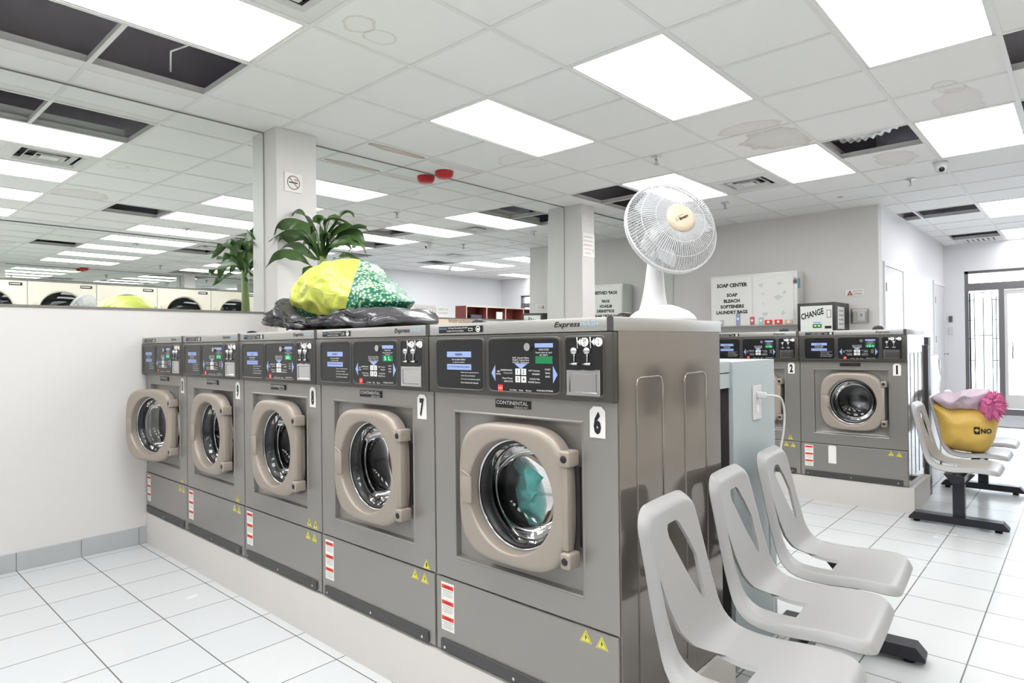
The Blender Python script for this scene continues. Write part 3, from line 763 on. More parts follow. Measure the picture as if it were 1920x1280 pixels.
def extra_triangles(root, spots):
    m = MB()
    for y, z in spots:
        O_ = (-.0008 if z > .25 else -.0042, 0, 0); s_ = .020
        m.flat([(-y-s_, z-s_*.75), (-y+s_, z-s_*.75), (-y, z+s_*.95)], O_, *NX, th=.0006, m=0)
        m.flat([(-y-s_*.8, z-s_*.65), (-y+s_*.8, z-s_*.65), (-y, z+s_*.72)], O_, *NX, th=.0009, m=1)
        m.flat([(-y-s_*.72, z-s_*.6), (-y+s_*.72, z-s_*.6), (-y, z+s_*.62)], O_, *NX, th=.0012, m=0)
        m.flat([(-y-.003, z-.008), (-y+.003, z-.008), (-y+.003, z+.006), (-y-.003, z+.006)], O_, *NX, th=.0015, m=1)
    m.build('hazard_sticker', [YEL, BLACK], root)
wash = make_washer()
rows = [('6', 1.413, .907, 1.635, 'washing machine numbered 6, nearest, with teal laundry behind its door glass', ' ', []),
        ('7', 1.413, 1.635, 2.345, 'washing machine numbered 7, between machines 6 and 8', '5 L', [(.05, .268)]),
        ('8', 1.413, 2.345, 3.040, 'washing machine numbered 8, in the middle of the five-machine row', 'SEL', [(.105, .275), (.055, .273)]),
        ('9', 1.413, 3.040, 3.740, 'washing machine numbered 9, second from the left end of the row', '8 12', [(.08, .275)]),
        ('10', 1.413, 3.740, 4.386, 'washing machine numbered 10 with its door ajar, against the left wall', '8 12', [(.08, .275)]),
        ('1', 5.15, .930, 1.650, 'washing machine numbered 1 in the far row, beside the bench with the yellow bag', '12:1', []),
        ('2', 5.15, 1.650, 2.370, 'washing machine numbered 2 in the far row, half hidden by the grey-blue partition', '1:12', [(.08, .275)])]
wlist = [wash]+[copy_tree(wash) for _ in rows[1:]]
for o, (n, x, y0, y1, lab, disp, tri_) in zip(wlist, rows):
    o.location = (x, y0, .197 if x < 3 else .180); o.scale = (1, (y1-y0)/W, 1 if x < 3 else 1.02); o['label'] = lab
    number_sticker(o, n)
    if disp.strip(): display_text(child(o, 'control_panel')[0], disp)
    if tri_: extra_triangles(o, tri_)
    if n == '10':
        child(o, 'door')[0].rotation_euler = (0, 0, radians(17))
    if n == '1':
        m = MB(); m.rect(-.50, .175, .055, .13, (-.006, 0, 0), *NX, m=0, cut=.008)
        m.build('paper_note', PAPER, o)

# ------------------------------------------------------------------ soft lumps
def puff(outline, org, A, B, Nn, df, db, rings=14, sub=8, crinkle=.01, freq=9, seed=0, cen=None, power=.5, ridge=0):
    """closed soft body: outline (a,b) in the plane org+A*a+B*b, bulging df towards Nn and db away"""
    A, B, Nn, org = Vector(A), Vector(B), Vector(Nn), Vector(org)
    pts = []
    n = len(outline)
    for k in range(n):
        p0, p1, p2, p3 = [Vector((*outline[(k+q) % n], 0)) for q in (-1, 0, 1, 2)]
        for s_ in range(sub):
            t = s_/sub
            q = 0.5*((2*p1)+(-p0+p2)*t+(2*p0-5*p1+4*p2-p3)*t*t+(-p0+3*p1-3*p2+p3)*t**3)
            pts.append(Vector((q.x, q.y)))
    c = Vector(cen) if cen else sum(pts, Vector((0, 0)))/len(pts)
    mb = MB(); loops = []
    def P(b, t, side):
        q = c+(b-c)*t; h = (1-t**2.4)**power*(df if side > 0 else -db)
        v = org+A*q.x+B*q.y+Nn*h
        nz = noise.noise_vector(v*freq+Vector((seed, seed*2, 0))); n2 = noise.noise_vector(v*freq*2.7+Vector((seed, 3, 1)))
        k_ = crinkle*(0.35+.65*(1-t**3))
        if ridge:
            rn = 1-2*abs(noise.noise(v*freq*.9+Vector((seed, 7, 2)))); rn2 = 1-2*abs(noise.noise(v*freq*2.1+Vector((seed, 1, 5))))
            v = v+Nn*(ridge*rn*(1-t**4)*(1 if side > 0 else -1)+ridge*.45*rn2*(1-t**4)*(1 if side > 0 else -1))
        return v+nz*k_+n2*k_*.45+Nn*(abs(noise.noise(v*freq*1.6))*-crinkle*1.2)
    ts = [sin(pi/2*k/rings) for k in range(1, rings+1)]
    for t in ts: loops.append([P(b, t, 1) for b in pts])
    for t in ts[:-1][::-1]: loops.append([P(b, t, -1) for b in pts])
    mb.loft(loops, 0, True)
    f0 = [P(pts[0], 0, 1)]; 
    va = mb._v(sum(loops[0], Vector())/len(pts)); vb = mb._v(sum(loops[-1], Vector())/len(pts))
    la = [mb._v(p) for p in loops[0]]; lb = [mb._v(p) for p in loops[-1]]
    for k in range(len(pts)):
        k2 = (k+1) % len(pts)
        for vs in ((va, la[k2], la[k]), (vb, lb[k], lb[k2])):
            f = mb.bm.faces.new(vs); f.smooth = True
    bmesh.ops.remove_doubles(mb.bm, verts=mb.bm.verts, dist=1e-5)
    bmesh.ops.recalc_face_normals(mb.bm, faces=mb.bm.faces)
    return mb

TEAL = mat('teal_fleece', (112, 196, 190), 0.9, noise_amt=.3, scale=25, bump=.4, bscale=120)
ol = [(.185*cos(a)*(1+.04*sin(3*a)), .185*sin(a)) for a in [2*pi*k/12 for k in range(12)]]
ol = [(a, min(b, .125)) for a, b in ol]
lm = puff(ol, (1.413+.29, .907+DC[0], .197+DC[1]-.005), (0, 1, 0), (0, 0, 1), (-1, 0, 0), .155, .08, crinkle=.03, freq=11, seed=4, ridge=.022, power=.24)
tag(lm.build('laundry', TEAL), 'teal laundry tumbling inside washing machine 6', 'laundry')

# ------------------------------------------------------------------ service partition between the rows, with outlet and cord
t = thing('service_partition', 'pale blue-grey partition panel with a wall outlet behind machine 6', 'partition', (2.25, .97, 0))
MB().box(.035, .455, 0, .018, 0, 1.14, bev=.002).build('end_panel', BLUEG, t)
MB().box(.035, .05, .018, 3.41, .0, 1.13).box(.44, .455, .018, 3.41, 0, 1.13).build('side_panel', mat('gap_shade_board', (58, 56, 56), .7), t)  # boards coloured dark to put shade into the gap behind the washers
MB().box(-.01, .455, .018, 3.41, 1.13, 1.14).box(-.075, .034, .01, .05, 1.045, 1.098).box(-.075, .034, .01, .05, 1.102, 1.14).build('top_board', BLUEG, t)
pl = MB(); O = (0, -.0005, 0)
pl.box(.215, .296, -.006, -.0005, .908, 1.042, bev=.002)
plo = pl.build('outlet_plate', WPLAST, t)
m = MB()
for z in (.950, 1.002): m.disc(.255, z, .017, (0, -.0062, 0), *NY, th=.001, n=20)
m.build('socket', OFFW, plo)
cord = MB(); cp_ = [(2.505, .94, 1.003), (2.53, .905, 1.001), (2.57, .895, .985), (2.60, .895, .93), (2.60, .90, .85), (2.575, .91, .76), (2.535, .92, .68), (2.52, .93, .60), (2.55, .94, .45), (2.58, .945, .25), (2.6, .94, .06), (2.66, .93, .008), (2.8, .95, .008)]
def smooth(p, n=6):
    p = [Vector(q) for q in p]; out = []
    for k in range(len(p)-1):
        a, b, c, d_ = p[max(k-1, 0)], p[k], p[k+1], p[min(k+2, len(p)-1)]
        for s_ in range(n):
            t_ = s_/n; out.append(0.5*((2*b)+(-a+c)*t_+(2*a-5*b+4*c-d_)*t_*t_+(-a+3*b-3*c+d_)*t_**3))
    out.append(p[-1]); return out
cord.tube(smooth(cp_), .0042, 8)
ct_ = thing('power_cord', 'white power cord plugged into the outlet on the blue-grey partition', 'cord', (0, 0, 0))
cord.build('cable', WPLAST, ct_)
MB().box(2.490, 2.517, .930, .963, .990, 1.016, bev=.005).build('plug', WPLAST, ct_, ang=50)
# second partition behind the far row
t = thing('service_partition', 'dark grey metal partition edge behind washing machine 1', 'partition', (5.80, .91, 0), 0)
MB().box(0, .10, 0, .05, 0, 1.17, bev=.002).box(.0, .02, .05, 2.9, 0, 1.15).build('end_post', DGREY, t)
MB().box(.11, .17, .01, .05, 0, 1.16, bev=.002).build('side_channel', mat('light_metal', (178, 178, 180), .35, .5), t)
t = thing('laundry_cabinet', 'white slim cabinet back standing behind the dark grey partition post', 'cabinet', (6.0, .95, 0))
MB().box(0, .55, 0, 2.6, .0, 1.08, bev=.01).build('cabinet_body', WPLAST, t, ang=40)
MB().box(.08, .10, -.006, 0, .85, 1.0).build('handle', DGREY, t)

# ------------------------------------------------------------------ linked seats
def make_bench(x0, pitch, nseat, feet, label, rot=0):
    t = thing('beam_bench', label, 'bench', (x0, .60, 0), rot)
    Wd = .42
    # profile (y relative to .60, z): seat front -> seat -> bend -> back top
    prof = [(-.208, .414), (-.18, .420), (-.12, .424), (-.06, .421), (.0, .416), (.06, .417), (.105, .427), (.135, .452), (.155, .492), (.170, .545), (.185, .61), (.200, .68), (.215, .745), (.226, .80)]
    pr0 = smooth([(0, a, b) for a, b in prof], 8)
    L0 = [0]
    for k in range(len(pr0)-1): L0.append(L0[-1]+(pr0[k+1]-pr0[k]).length)
    LT = L0[-1]
    def at(l):
        for k in range(len(pr0)-1):
            if L0[k+1] >= l: return pr0[k].lerp(pr0[k+1], (l-L0[k])/max(1e-9, L0[k+1]-L0[k]))
        return pr0[-1]
    M = 64; nu = 36
    def ease(t): return t+.5*(sin(2*pi*t)/(2*pi))*-1.5
    Ls = [LT*min(1, max(0, ease(k/M))) for k in range(M+1)]
    def width(s):
        if s < .40: return .205
        if s < .6: return .205-.030*(3*((s-.40)/.2)**2-2*((s-.40)/.2)**3)
        return .175-.020*((s-.6)/.4)
    mb = MB(); RC = .055
    def P(u, k):
        l = Ls[k]; s = l/LT; hw = width(s); a = ease(u)*2-1
        ins = 0; le = min(l, LT-l)
        if le < RC: ins = RC-sqrt(max(0, RC*RC-(RC-le)**2))
        x = a*(hw-ins)
        if le < RC and abs(x) > hw-RC: dist = RC-sqrt((RC-le)**2+(abs(x)-(hw-RC))**2)
        else: dist = min(le, hw-abs(x))
        rim = max(0, 1-max(0, dist)/.026)
        p = at(l)
        q = min(1, max(0, (s-.30)/.25)); up = Vector((0, -q, 1-q)).normalized()
        return p+Vector((x, 0, 0))+up*(.010*(x/hw)**2-.024*rim**2.2)
    V = [[mb._v(P(i/nu, k)) for k in range(M+1)] for i in range(nu+1)]
    for i in range(nu):
        for k in range(M):
            f = mb.bm.faces.new((V[i][k], V[i][k+1], V[i+1][k+1], V[i+1][k])); f.smooth = True
    bmesh.ops.remove_doubles(mb.bm, verts=mb.bm.verts, dist=1e-5)
    me = bpy.data.meshes.new('seat'); mb.bm.to_mesh(me); mb.bm.free()
    base = bpy.data.objects.new('seat', me); C.objects.link(base); me.materials.append(SEAT)
    so = base.modifiers.new('s', 'SOLIDIFY'); so.thickness = .009; so.offset = 0
    # cutters: hand hole high in the back, curved slot at the bend
    def cutter(poly, y0, y1, shear_z=None):
        c = MB()
        A = [c._v((x_, y0, z_)) for x_, z_ in poly]; B = [c._v((x_, y1, z_)) for x_, z_ in poly]; n = len(A)
        c.bm.faces.new(A); c.bm.faces.new(B[::-1])
        for k in range(n): c.bm.faces.new((A[k], B[k], B[(k+1) % n], A[(k+1) % n]))
        bmesh.ops.recalc_face_normals(c.bm, faces=c.bm.faces)
        return c.build('cutter', SEAT)
    hole = [(-.040, .735), (-.030, .746), (.020, .746), (.034, .738), (.066, .690), (.092, .640), (.092, .552), (.086, .530), (.078, .530), (.030, .600), (-.010, .665), (-.040, .715)]
    slot = [(-.145, .645), (-.122, .570), (-.092, .505), (-.05, .460), (-.005, .436), (.02, .424), (.01, .412), (-.03, .400), (-.085, .402), (-.12, .430), (-.138, .480), (-.147, .560)]
    cs = [cutter(hole, .05, .4), cutter(slot, .0, .4)]
    for c in cs:
        b = base.modifiers.new('b', 'BOOLEAN'); b.operation = 'DIFFERENCE'; b.object = c; b.solver = 'EXACT'
    dg = bpy.context.evaluated_depsgraph_get(); me2 = bpy.data.meshes.new_from_object(base.evaluated_get(dg))
    me2.name = 'seat'
    for p in me2.polygons: p.use_smooth = True
    me2.set_sharp_from_angle(angle=radians(38))
    for c in cs: bpy.data.objects.remove(c)
    bpy.data.objects.remove(base)
    for k in range(nseat):
        s = bpy.data.objects.new('seat', me2); C.objects.link(s); s.parent = t; s.location = (pitch*k, 0, 0)
    xe = pitch*(nseat-1)+.22
    xa = min(-.22, min(feet)-x0-.04)
    MB().box(xa+.05, xe, -.04, .01, .335, .375, bev=.004).build('beam', FOOT, t)
    for k in range(nseat):
        MB().box(pitch*k+.03, pitch*k+.11, -.12, .02, .374, .392, bev=.003).box(pitch*k+.06, pitch*k+.08, -.12, .02, .39, .408).build('seat_bracket', FOOT, t)
    for fx in feet:
        f = MB(); X = fx-x0
        f.box(X-.032, X+.032, -.01, .055, .06, .345, 0, bev=.003); f.build('post', FOOT, t, ang=40)
        f = MB()
        sec = [(-.235, .018), (.30, .018), (.30, .03), (.27, .066), (-.205, .066), (-.235, .03)]
        f.loft([[(X+q, a, b) for a, b in sec] for q in (-.04, .04)], 0, False, True, True)
        f.build('foot_bar', FOOT, t)
        for yy in (-.18, .26): MB().lathe([(0, 0), (.02, 0), (.02, .008), (.008, .012), (.008, .02)], o=(X, yy, 0), seg=16).build('levelling_foot', BLACK, t)
        f = MB(); f.loft([[(X-.05, -.06, .34), (X+.05, -.06, .34), (X+.05, .10, .34), (X-.05, .10, .34)], [(X-.034, -.012, .28), (X+.034, -.012, .28), (X+.034, .057, .28), (X-.034, .057, .28)]], 0, False, True, True); f.build('gusset', FOOT, t)
    return t
make_bench(1.53, .472, 3, [2.78, 1.20], 'grey moulded three-seat bench in front, beside the side of machine 6', radians(4.2))
make_bench(4.88, .63, 3, [4.985, 6.28], 'grey moulded three-seat bench holding the yellow bag, beside washing machine 1')

# ------------------------------------------------------------------ yellow shopping bag and comforter on the far bench
YBAG = mat('yellow_bag', (214, 178, 88), 0.45, noise_amt=.12, scale=8, bump=.2, bscale=30)
yb = puff([(.851, .768), (.804, .65), (.789, .50), (.755, .438), (.657, .428), (.535, .432), (.482, .498), (.459, .591), (.447, .665), (.458, .71), (.576, .745), (.73, .75)], (5.47, 0, 0), (0, 1, 0), (0, 0, 1), (-1, 0, 0), .17, .18, crinkle=.014, freq=6, seed=2, power=.33, ridge=.008)
t = thing('shopping_bag', 'yellow shopping bag with a black leaf logo on the far bench', 'bag', (0, 0, 0))
ybo = yb.build('bag_body', YBAG, t)
def surf_text(mb, fn, ob): pass
lg = MB(); O = (5.262, 0, 0)
bx_, bz_ = .527, .592
lg.flat([(-bx_-.018+a, bz_-.024+b) for a, b in ((0, .010), (.010, 0), (.036, 0), (.036, .048), (0, .048))], (0, 0, 0), *NX, th=0)
def wrap_on(mb, ob_mesh_fn): return
# project the print onto the bag surface
from mathutils.bvhtree import BVHTree
def bvh_of(ob):
    me = ob.data; return BVHTree.FromPolygons([v.co.copy() for v in me.vertices], [tuple(p.vertices) for p in me.polygons])
def project_print(mb, tree, mat_, name, parent, x_start, off=.0025):
    bmesh.ops.triangulate(mb.bm, faces=mb.bm.faces[:])
    bmesh.ops.subdivide_edges(mb.bm, edges=mb.bm.edges[:], cuts=2, use_grid_fill=True)
    for v in mb.bm.verts:
        hit = tree.ray_cast(Vector((x_start, v.co.y, v.co.z)), Vector((1, 0, 0)))
        if hit[0] is not None: v.co = Vector((hit[0].x-off, v.co.y, v.co.z))
    return mb.build(name, mat_, parent)
tr = bvh_of(ybo); lg.bm.free(); lg = MB()
Oz = (5.2, 0, 0)
lg.flat([(-.575, .612), (-.575, .576), (-.568, .566), (-.542, .566), (-.542, .616), (-.571, .616)], Oz, *NX, th=0)
lg.text('NO', -.508, .590, .056, .036, Oz, *NX, bold=.04, th=0)
project_print(lg, tr, BLACK, 'logo', t, 5.0)
lf_ = MB()
leaf = [(0, .016), (.003, .009), (.008, .011), (.007, .005), (.014, .005), (.010, .000), (.013, -.003), (.005, -.006), (.001, -.007), (.001, -.014), (-.001, -.014), (-.001, -.007), (-.005, -.006), (-.013, -.003), (-.010, 0), (-.014, .005), (-.007, .005), (-.008, .011), (-.003, .009)]
lf_.flat([(-.558+a*.85, .592+b) for a, b in leaf][::-1], Oz, *NX, th=0)
project_print(lf_, tr, YBAG, 'leaf_mark', t, 5.0, .0045)
LIL = mat('lilac_fabric', (196, 180, 194), 0.85, bump=.2, bscale=40)
cf = puff([(.846, .79), (.781, .826), (.71, .829), (.617, .861), (.534, .855), (.497, .847), (.53, .715), (.649, .715), (.727, .73), (.806, .765)], (5.47, 0, 0), (0, 1, 0), (0, 0, 1), (-1, 0, 0), .18, .18, crinkle=.03, freq=8, seed=5, power=.4, ridge=.02)
t = thing('comforter', 'folded pale lilac comforter with pink fringe on top of the yellow bag', 'comforter', (0, 0, 0))
cf.build('comforter_fabric', LIL, t)
PINK = mat('pink_fringe', (218, 112, 164), 0.85, noise_amt=.3, scale=40)
pk = puff([(.549, .713), (.533, .792), (.495, .842), (.455, .835), (.44, .79), (.42, .736), (.447, .70), (.498, .695)], (5.40, 0, 0), (0, 1, 0), (0, 0, 1), (-1, 0, 0), .15, .12, crinkle=.03, freq=18, seed=8)
for k in range(170):
    a = random.uniform(-2.0, 1.7); c = Vector((5.38+random.uniform(-.12, .1), .485, .765)); dr_ = Vector((random.uniform(-.3, .2), -cos(a), sin(a))); L_ = random.uniform(.025, .06)
    if a < -1.2: L_ *= .75
    b_ = c+Vector((0, dr_.y*.035, dr_.z*.055)); tip = b_+dr_*L_+Vector((0, 0, -.012))
    pk.tube([b_, (b_+tip)/2+Vector((0, 0, .006)), tip], [.008, .006, .001], 5, cap=False)
pk.build('fringe', PINK, t)

# ------------------------------------------------------------------ desk fan
def desk_fan():
    t = thing('desk_fan', 'white desk fan with a beige centre cap on top of machine 6', 'fan', (0, 0, 0))
    bx_, by_, bz_ = 1.925, 1.06, .197+TOPZ
    b = MB(); b.lathe([(0, .0), (.112, .0), (.114, .008), (.109, .018), (.090, .034), (.06, .048), (.035, .056), (0, .058)], o=(bx_, by_, bz_), seg=48)
    b.build('fan_base', WPLAST, t)
    b = MB(); k = MB()
    top = Vector((1.93, 1.085, bz_+.205)); bot = Vector((bx_, by_+.03, bz_+.04))
    loops = []
    for q in range(9):
        s = q/8; p = bot.lerp(top, s); r = .040-.014*s+.01*(1-s)**4
        loops.append([(p.x+r*cos(a)*1.0, p.y+r*sin(a), p.z) for a in [2*pi*n/24 for n in range(24)]])
    b.loft(loops, 0, True, False, True); b.build('fan_neck', WPLAST, t)
    for a in (0, 1, 2): MB().box(bx_-.07-.014*a*0+.0, bx_-.055, by_-.035+.022*a, by_-.02+.022*a, bz_+.036, bz_+.052, bev=.003).build('speed_button', OFFW, t)
    ax = Vector((-.49, -.72, .27)).normalized(); ce = Vector((1.915, 1.018, CAMZ+.378))
    # exact centre of the cage rim
    u = (Vector((0, 0, 1))-ax*ax.z).normalized(); v = ax.cross(u)
    R = .159
    def pt(r, a, h): return ce+ax*h+(u*cos(a)+v*sin(a))*r
    # motor housing behind
    mo = MB(); mo.lathe([(0, -.17), (.028, -.165), (.045, -.14), (.052, -.10), (.05, -.05), (.045, -.035), (0, -.035)], o=ce, ax=ax, seg=28)
    mo.tube([ce-ax*.09+Vector((0, 0, -.03)), top], .024, 14)
    mo.build('motor_housing', WPLAST, t)
    g = MB(); NW = 96
    for k_ in range(NW):
        a = 2*pi*k_/NW; tw = .10
        g.tube([pt(.044, a, .070), pt(.085, a+tw*.4, .072), pt(.120, a+tw*.7, .060), pt(.144, a+tw, .036), pt(R, a+tw, .006)], .00125, 4, cap=False)
    for r, h, w_ in ((.085, .0715, .0012), (.127, .0535, .0012), (R, .008, .0036)): g.tube([pt(r, 2*pi*k_/72, h) for k_ in range(72)], w_, 6, closed=True)
    g.build('front_grille', WPLAST, t)
    g = MB()
    for k_ in range(NW):
        a = 2*pi*k_/NW; tw = -.25
        g.tube([pt(.05, a, -.055), pt(.09, a+tw*.35, -.062), pt(.122, a+tw*.7, -.052), pt(.145, a+tw*.9, -.030), pt(R, a+tw, -.004)], .00125, 4, cap=False)
    for r, h, w_ in ((.095, -.062, .0012), (.132, -.046, .0012), (R, -.004, .0036)): g.tube([pt(r, 2*pi*k_/72, h) for k_ in range(72)], w_, 6, closed=True)
    g.build('rear_grille', WPLAST, t)
    c = MB(); c.lathe([(.046, .062), (.050, .070), (.047, .077), (.03, .080), (0, .081)], o=ce, ax=ax, seg=40); cap = c.build('centre_cap', mat('cap_beige', (206, 190, 168), .35), t)
    rt = Vector((0, 0, 1)).cross(ax).normalized(); upv = ax.cross(rt); a_ = radians(28)
    r2 = rt*cos(a_)+upv*sin(a_); u2 = -rt*sin(a_)+upv*cos(a_)
    e = MB(); e.text('Breeze', .004, -.004, .034, .010, ce+ax*.0812, r2, u2, bold=.03); e.text('Summer', -.004, .006, .024, .004, ce+ax*.0812, r2, u2); e.annulus(-.024, -.002, .004, .005, ce+ax*.0812, r2, u2)
    e.build('cap_lettering', BLACK, cap)
    bl = MB()
    for q in range(3):
        a0 = 2*pi*q/3+.5
        def fn(i, j, a0=a0):
            r = .028+.110*i; wd = .95*(.55+.45*sin(pi*min(1, i*1.05))) ; a = a0+(j-.5)*wd+.25*i
            return pt(r, a, (j-.5)*-.040*(1-.35*i)+.008)
        bl.grid(fn, 10, 10)
    bl.lathe([(0, .04), (.024, .038), (.03, .025), (.03, -.03)], o=ce, ax=ax, seg=24)
    bl.build('fan_blades', mat('blade_white', (190, 194, 200), .25), t)
    return t
desk_fan()

# ------------------------------------------------------------------ plant and bags on top of the row
GRN = mat('leaf_green', (76, 108, 54), 0.4, noise_amt=.45, scale=18)
STEM = mat('plant_stem', (120, 140, 84), .6)
LV = [
 [(2.764, 1.637), (2.807, 1.777), (2.861, 1.839), (2.937, 1.88), (3.015, 1.922), (3.093, 1.884)],
 [(2.773, 1.64), (2.844, 1.767), (2.958, 1.832), (3.13, 1.85), (3.217, 1.813)],
 [(2.782, 1.641), (2.882, 1.766), (3.028, 1.805), (3.217, 1.818), (3.329, 1.794)],
 [(2.773, 1.645), (2.91, 1.765), (3.059, 1.783), (3.121, 1.769), (3.164, 1.743)],
 [(2.782, 1.641), (2.865, 1.677), (2.96, 1.72), (3.07, 1.743), (3.175, 1.728)],
 [(2.856, 1.614), (2.932, 1.656), (3.03, 1.686), (3.144, 1.711), (3.263, 1.699), (3.372, 1.644)],
 [(2.773, 1.645), (2.826, 1.71), (2.901, 1.764), (2.959, 1.755)],
 [(2.755, 1.638), (2.735, 1.743), (2.769, 1.831), (2.724, 1.829)],
 [(2.746, 1.638), (2.717, 1.727), (2.689, 1.81), (2.595, 1.807), (2.458, 1.755)],
 [(2.737, 1.642), (2.682, 1.737), (2.604, 1.765), (2.497, 1.756), (2.4, 1.755)],
 [(2.754, 1.648), (2.681, 1.771), (2.611, 1.833), (2.553, 1.84), (2.516, 1.81)],
 [(2.727, 1.66), (2.648, 1.709), (2.547, 1.707), (2.467, 1.679), (2.406, 1.613)],
 [(2.728, 1.655), (2.683, 1.694), (2.555, 1.694), (2.475, 1.675), (2.507, 1.651)],
 [(2.666, 1.635), (2.581, 1.636), (2.5, 1.623), (2.399, 1.59)],
 [(2.737, 1.642), (2.63, 1.731), (2.53, 1.742), (2.478, 1.703), (2.483, 1.681)],
 [(2.819, 1.61), (2.895, 1.597), (2.948, 1.581)]]
WID = [.026, .030, .027, .032, .026, .024, .026, .032, .031, .028, .022, .024, .020, .021, .024, .020]
DX = [.02, -.06, .03, -.10, -.05, .02, -.14, -.04, -.08, .02, .06, .05, -.08, -.06, .10, -.04]
PS = 1.38
plant = thing('potted_plant', 'leafy green potted plant in front of the pillar, rising behind the lime and sequin bag', 'plant', (0, 0, 0))
def leaf_mesh(pts, wid, dx, sd):
    wid = wid*PS; st = min(PS-.04*random.random(), 4.24/max(q[0] for q in pts)); n_ = len(pts)-1
    def S_(k): return PS+(st-PS)*(k/n_)
    P3 = [Vector((S_(k)*1.68+dx*.4*sin(pi*.5*k/n_), S_(k)*y, CAMZ+S_(k)*(z-CAMZ))) for k, (y, z) in enumerate(pts)]
    sp = smooth(P3, 7); n = len(sp)-1; mb = MB(); rows_ = []
    side = Vector((1, 0, 0)); rr = random.Random(sd); tw0 = rr.uniform(-.6, .6); tw1 = rr.uniform(.7, 1.6)
    for k, p in enumerate(sp):
        s = k/n; tg = (sp[min(k+1, n)]-sp[max(k-1, 0)]).normalized()
        sd_ = (side-tg*side.dot(tg)).normalized(); nn = tg.cross(sd_)
        a = tw0+tw1*sin(s*4.2)*1.1
        q = sd_*cos(a)+nn*sin(a); nn2 = tg.cross(q)
        wv = wid*(.22+.78*min(1, s*2.6)**.8)*(max(.03, 1-max(0, (s-.62)/.38)**1.8))
        wv *= 1+.12*sin(s*19+sd)
        if nn2.z < 0: pass
        rows_.append([mb._v(p+q*wv*f_+nn2*(abs(f_)*wv*.30)) for f_ in (-1, -.5, 0, .5, 1)])
    for k in range(n):
        for j in range(4):
            f = mb.bm.faces.new((rows_[k][j], rows_[k+1][j], rows_[k+1][j+1], rows_[k][j+1])); f.smooth = True
    return mb
for k, q in enumerate(LV): leaf_mesh(q, WID[k], DX[k], k+1).build('leaf', GRN, plant)
for k, (a, c) in enumerate(((2.80, 1.80), (2.70, 1.76), (2.86, 1.72), (2.90, 1.80), (2.66, 1.80), (2.62, 1.70), (2.98, 1.76), (2.76, 1.86), (2.56, 1.78), (2.92, 1.70))):
    leaf_mesh([(2.755, 1.63), ((2.755+a)/2+.01, (1.63+c)/2+.04), (a, c), (a+(a-2.755)*.45, c-.035)], .018+.002*(k % 3), -.10+.045*k, k+30).build('leaf', GRN, plant)
PX, PY_ = 1.68*PS, 2.755*PS
sm = MB(); sm.tube([(PX, PY_, 1.30), (PX+.01, PY_, 1.55), (PX, PY_, CAMZ+PS*.44)], [.036, .03, .024], 12); sm.build('stem', STEM, plant)
pt_ = MB(); pt_.lathe([(0, 0), (.075, 0), (.095, .17), (.102, .17), (.102, .19), (.092, .19), (.088, .165), (0, .165)], o=(PX+.01, PY_, 1.1405), seg=32); pt_.build('plant_pot', mat('pot', (120, 84, 62), .7), plant)
# bag with a lime face and a green sequin face
LIME = mat('lime_plastic', (186, 194, 84), 0.4, noise_amt=.10, scale=7, bump=.25, bscale=16)
def sequin():
    m = bpy.data.materials.new('green_sequin'); m.use_nodes = True; nt = m.node_tree; b = nt.nodes['Principled BSDF']; L = nt.links.new
    tc = nt.nodes.new('ShaderNodeTexCoord'); v = nt.nodes.new('ShaderNodeTexVoronoi'); v.inputs['Scale'].default_value = 70
    L(tc.outputs['Object'], v.inputs['Vector'])
    cr = nt.nodes.new('ShaderNodeValToRGB'); e = cr.color_ramp.elements
    e[0].position = .14; e[0].color = rgb((190, 232, 180)); e[1].position = .52; e[1].color = rgb((14, 96, 76))
    n = nt.nodes.new('ShaderNodeTexNoise'); n.inputs['Scale'].default_value = 9; n.inputs['Detail'].default_value = 4; L(tc.outputs['Object'], n.inputs['Vector'])
    ad = nt.nodes.new('ShaderNodeMath'); ad.operation = 'MULTIPLY_ADD'; ad.inputs[1].default_value = 1.1; ad.inputs[2].default_value = -.62
    L(n.outputs['Fac'], ad.inputs[0]); a2 = nt.nodes.new('ShaderNodeMath'); a2.operation = 'ADD'; L(v.outputs['Distance'], a2.inputs[0]); L(ad.outputs[0], a2.inputs[1])
    L(a2.outputs[0], cr.inputs[0]); L(cr.outputs[0], b.inputs['Base Color']); b.inputs['Roughness'].default_value = .35
    return m
SEQ = sequin()
gb = puff([(3.110, 1.503), (3.068, 1.556), (2.908, 1.622), (2.832, 1.640), (2.696, 1.641), (2.616, 1.636), (2.554, 1.584), (2.443, 1.519), (2.301, 1.432), (2.295, 1.401), (2.408, 1.343), (2.578, 1.302), (2.769, 1.302), (2.930, 1.316), (3.101, 1.412)], (1.79, 0, 0), (0, 1, 0), (0, 0, 1), (-1, 0, 0), .20, .2, rings=26, sub=14, crinkle=.022, freq=8, seed=3, ridge=.014)
pa, pb_, pc_ = Vector((1.5, 2.196, 1.6)), Vector((1.8, 2.635, 1.6)), Vector((1.5, 2.32, 1.35))
n1 = (pb_-pa).cross(pc_-pa).normalized()
if n1.y < 0: n1 = -n1
n2 = Vector((0, -.26, 1)).normalized(); p2_ = Vector((1.7, 3.1, 1.465))
for co_, no_ in ((pa, n1), (p2_, n2)):
    bmesh.ops.bisect_plane(gb.bm, geom=gb.bm.verts[:]+gb.bm.edges[:]+gb.bm.faces[:], plane_co=co_, plane_no=no_, dist=1e-5)
for f in gb.bm.faces:
    c = f.calc_center_median()
    f.material_index = 0 if ((c-pa).dot(n1) > 0 and ((c-p2_).dot(n2) > 0 or c.x > 1.80)) else 1
tag(gb.build('carrier_bag', [LIME, SEQ]), 'lime yellow and green sequin-patterned bag on top of machines 7 and 8', 'bag')
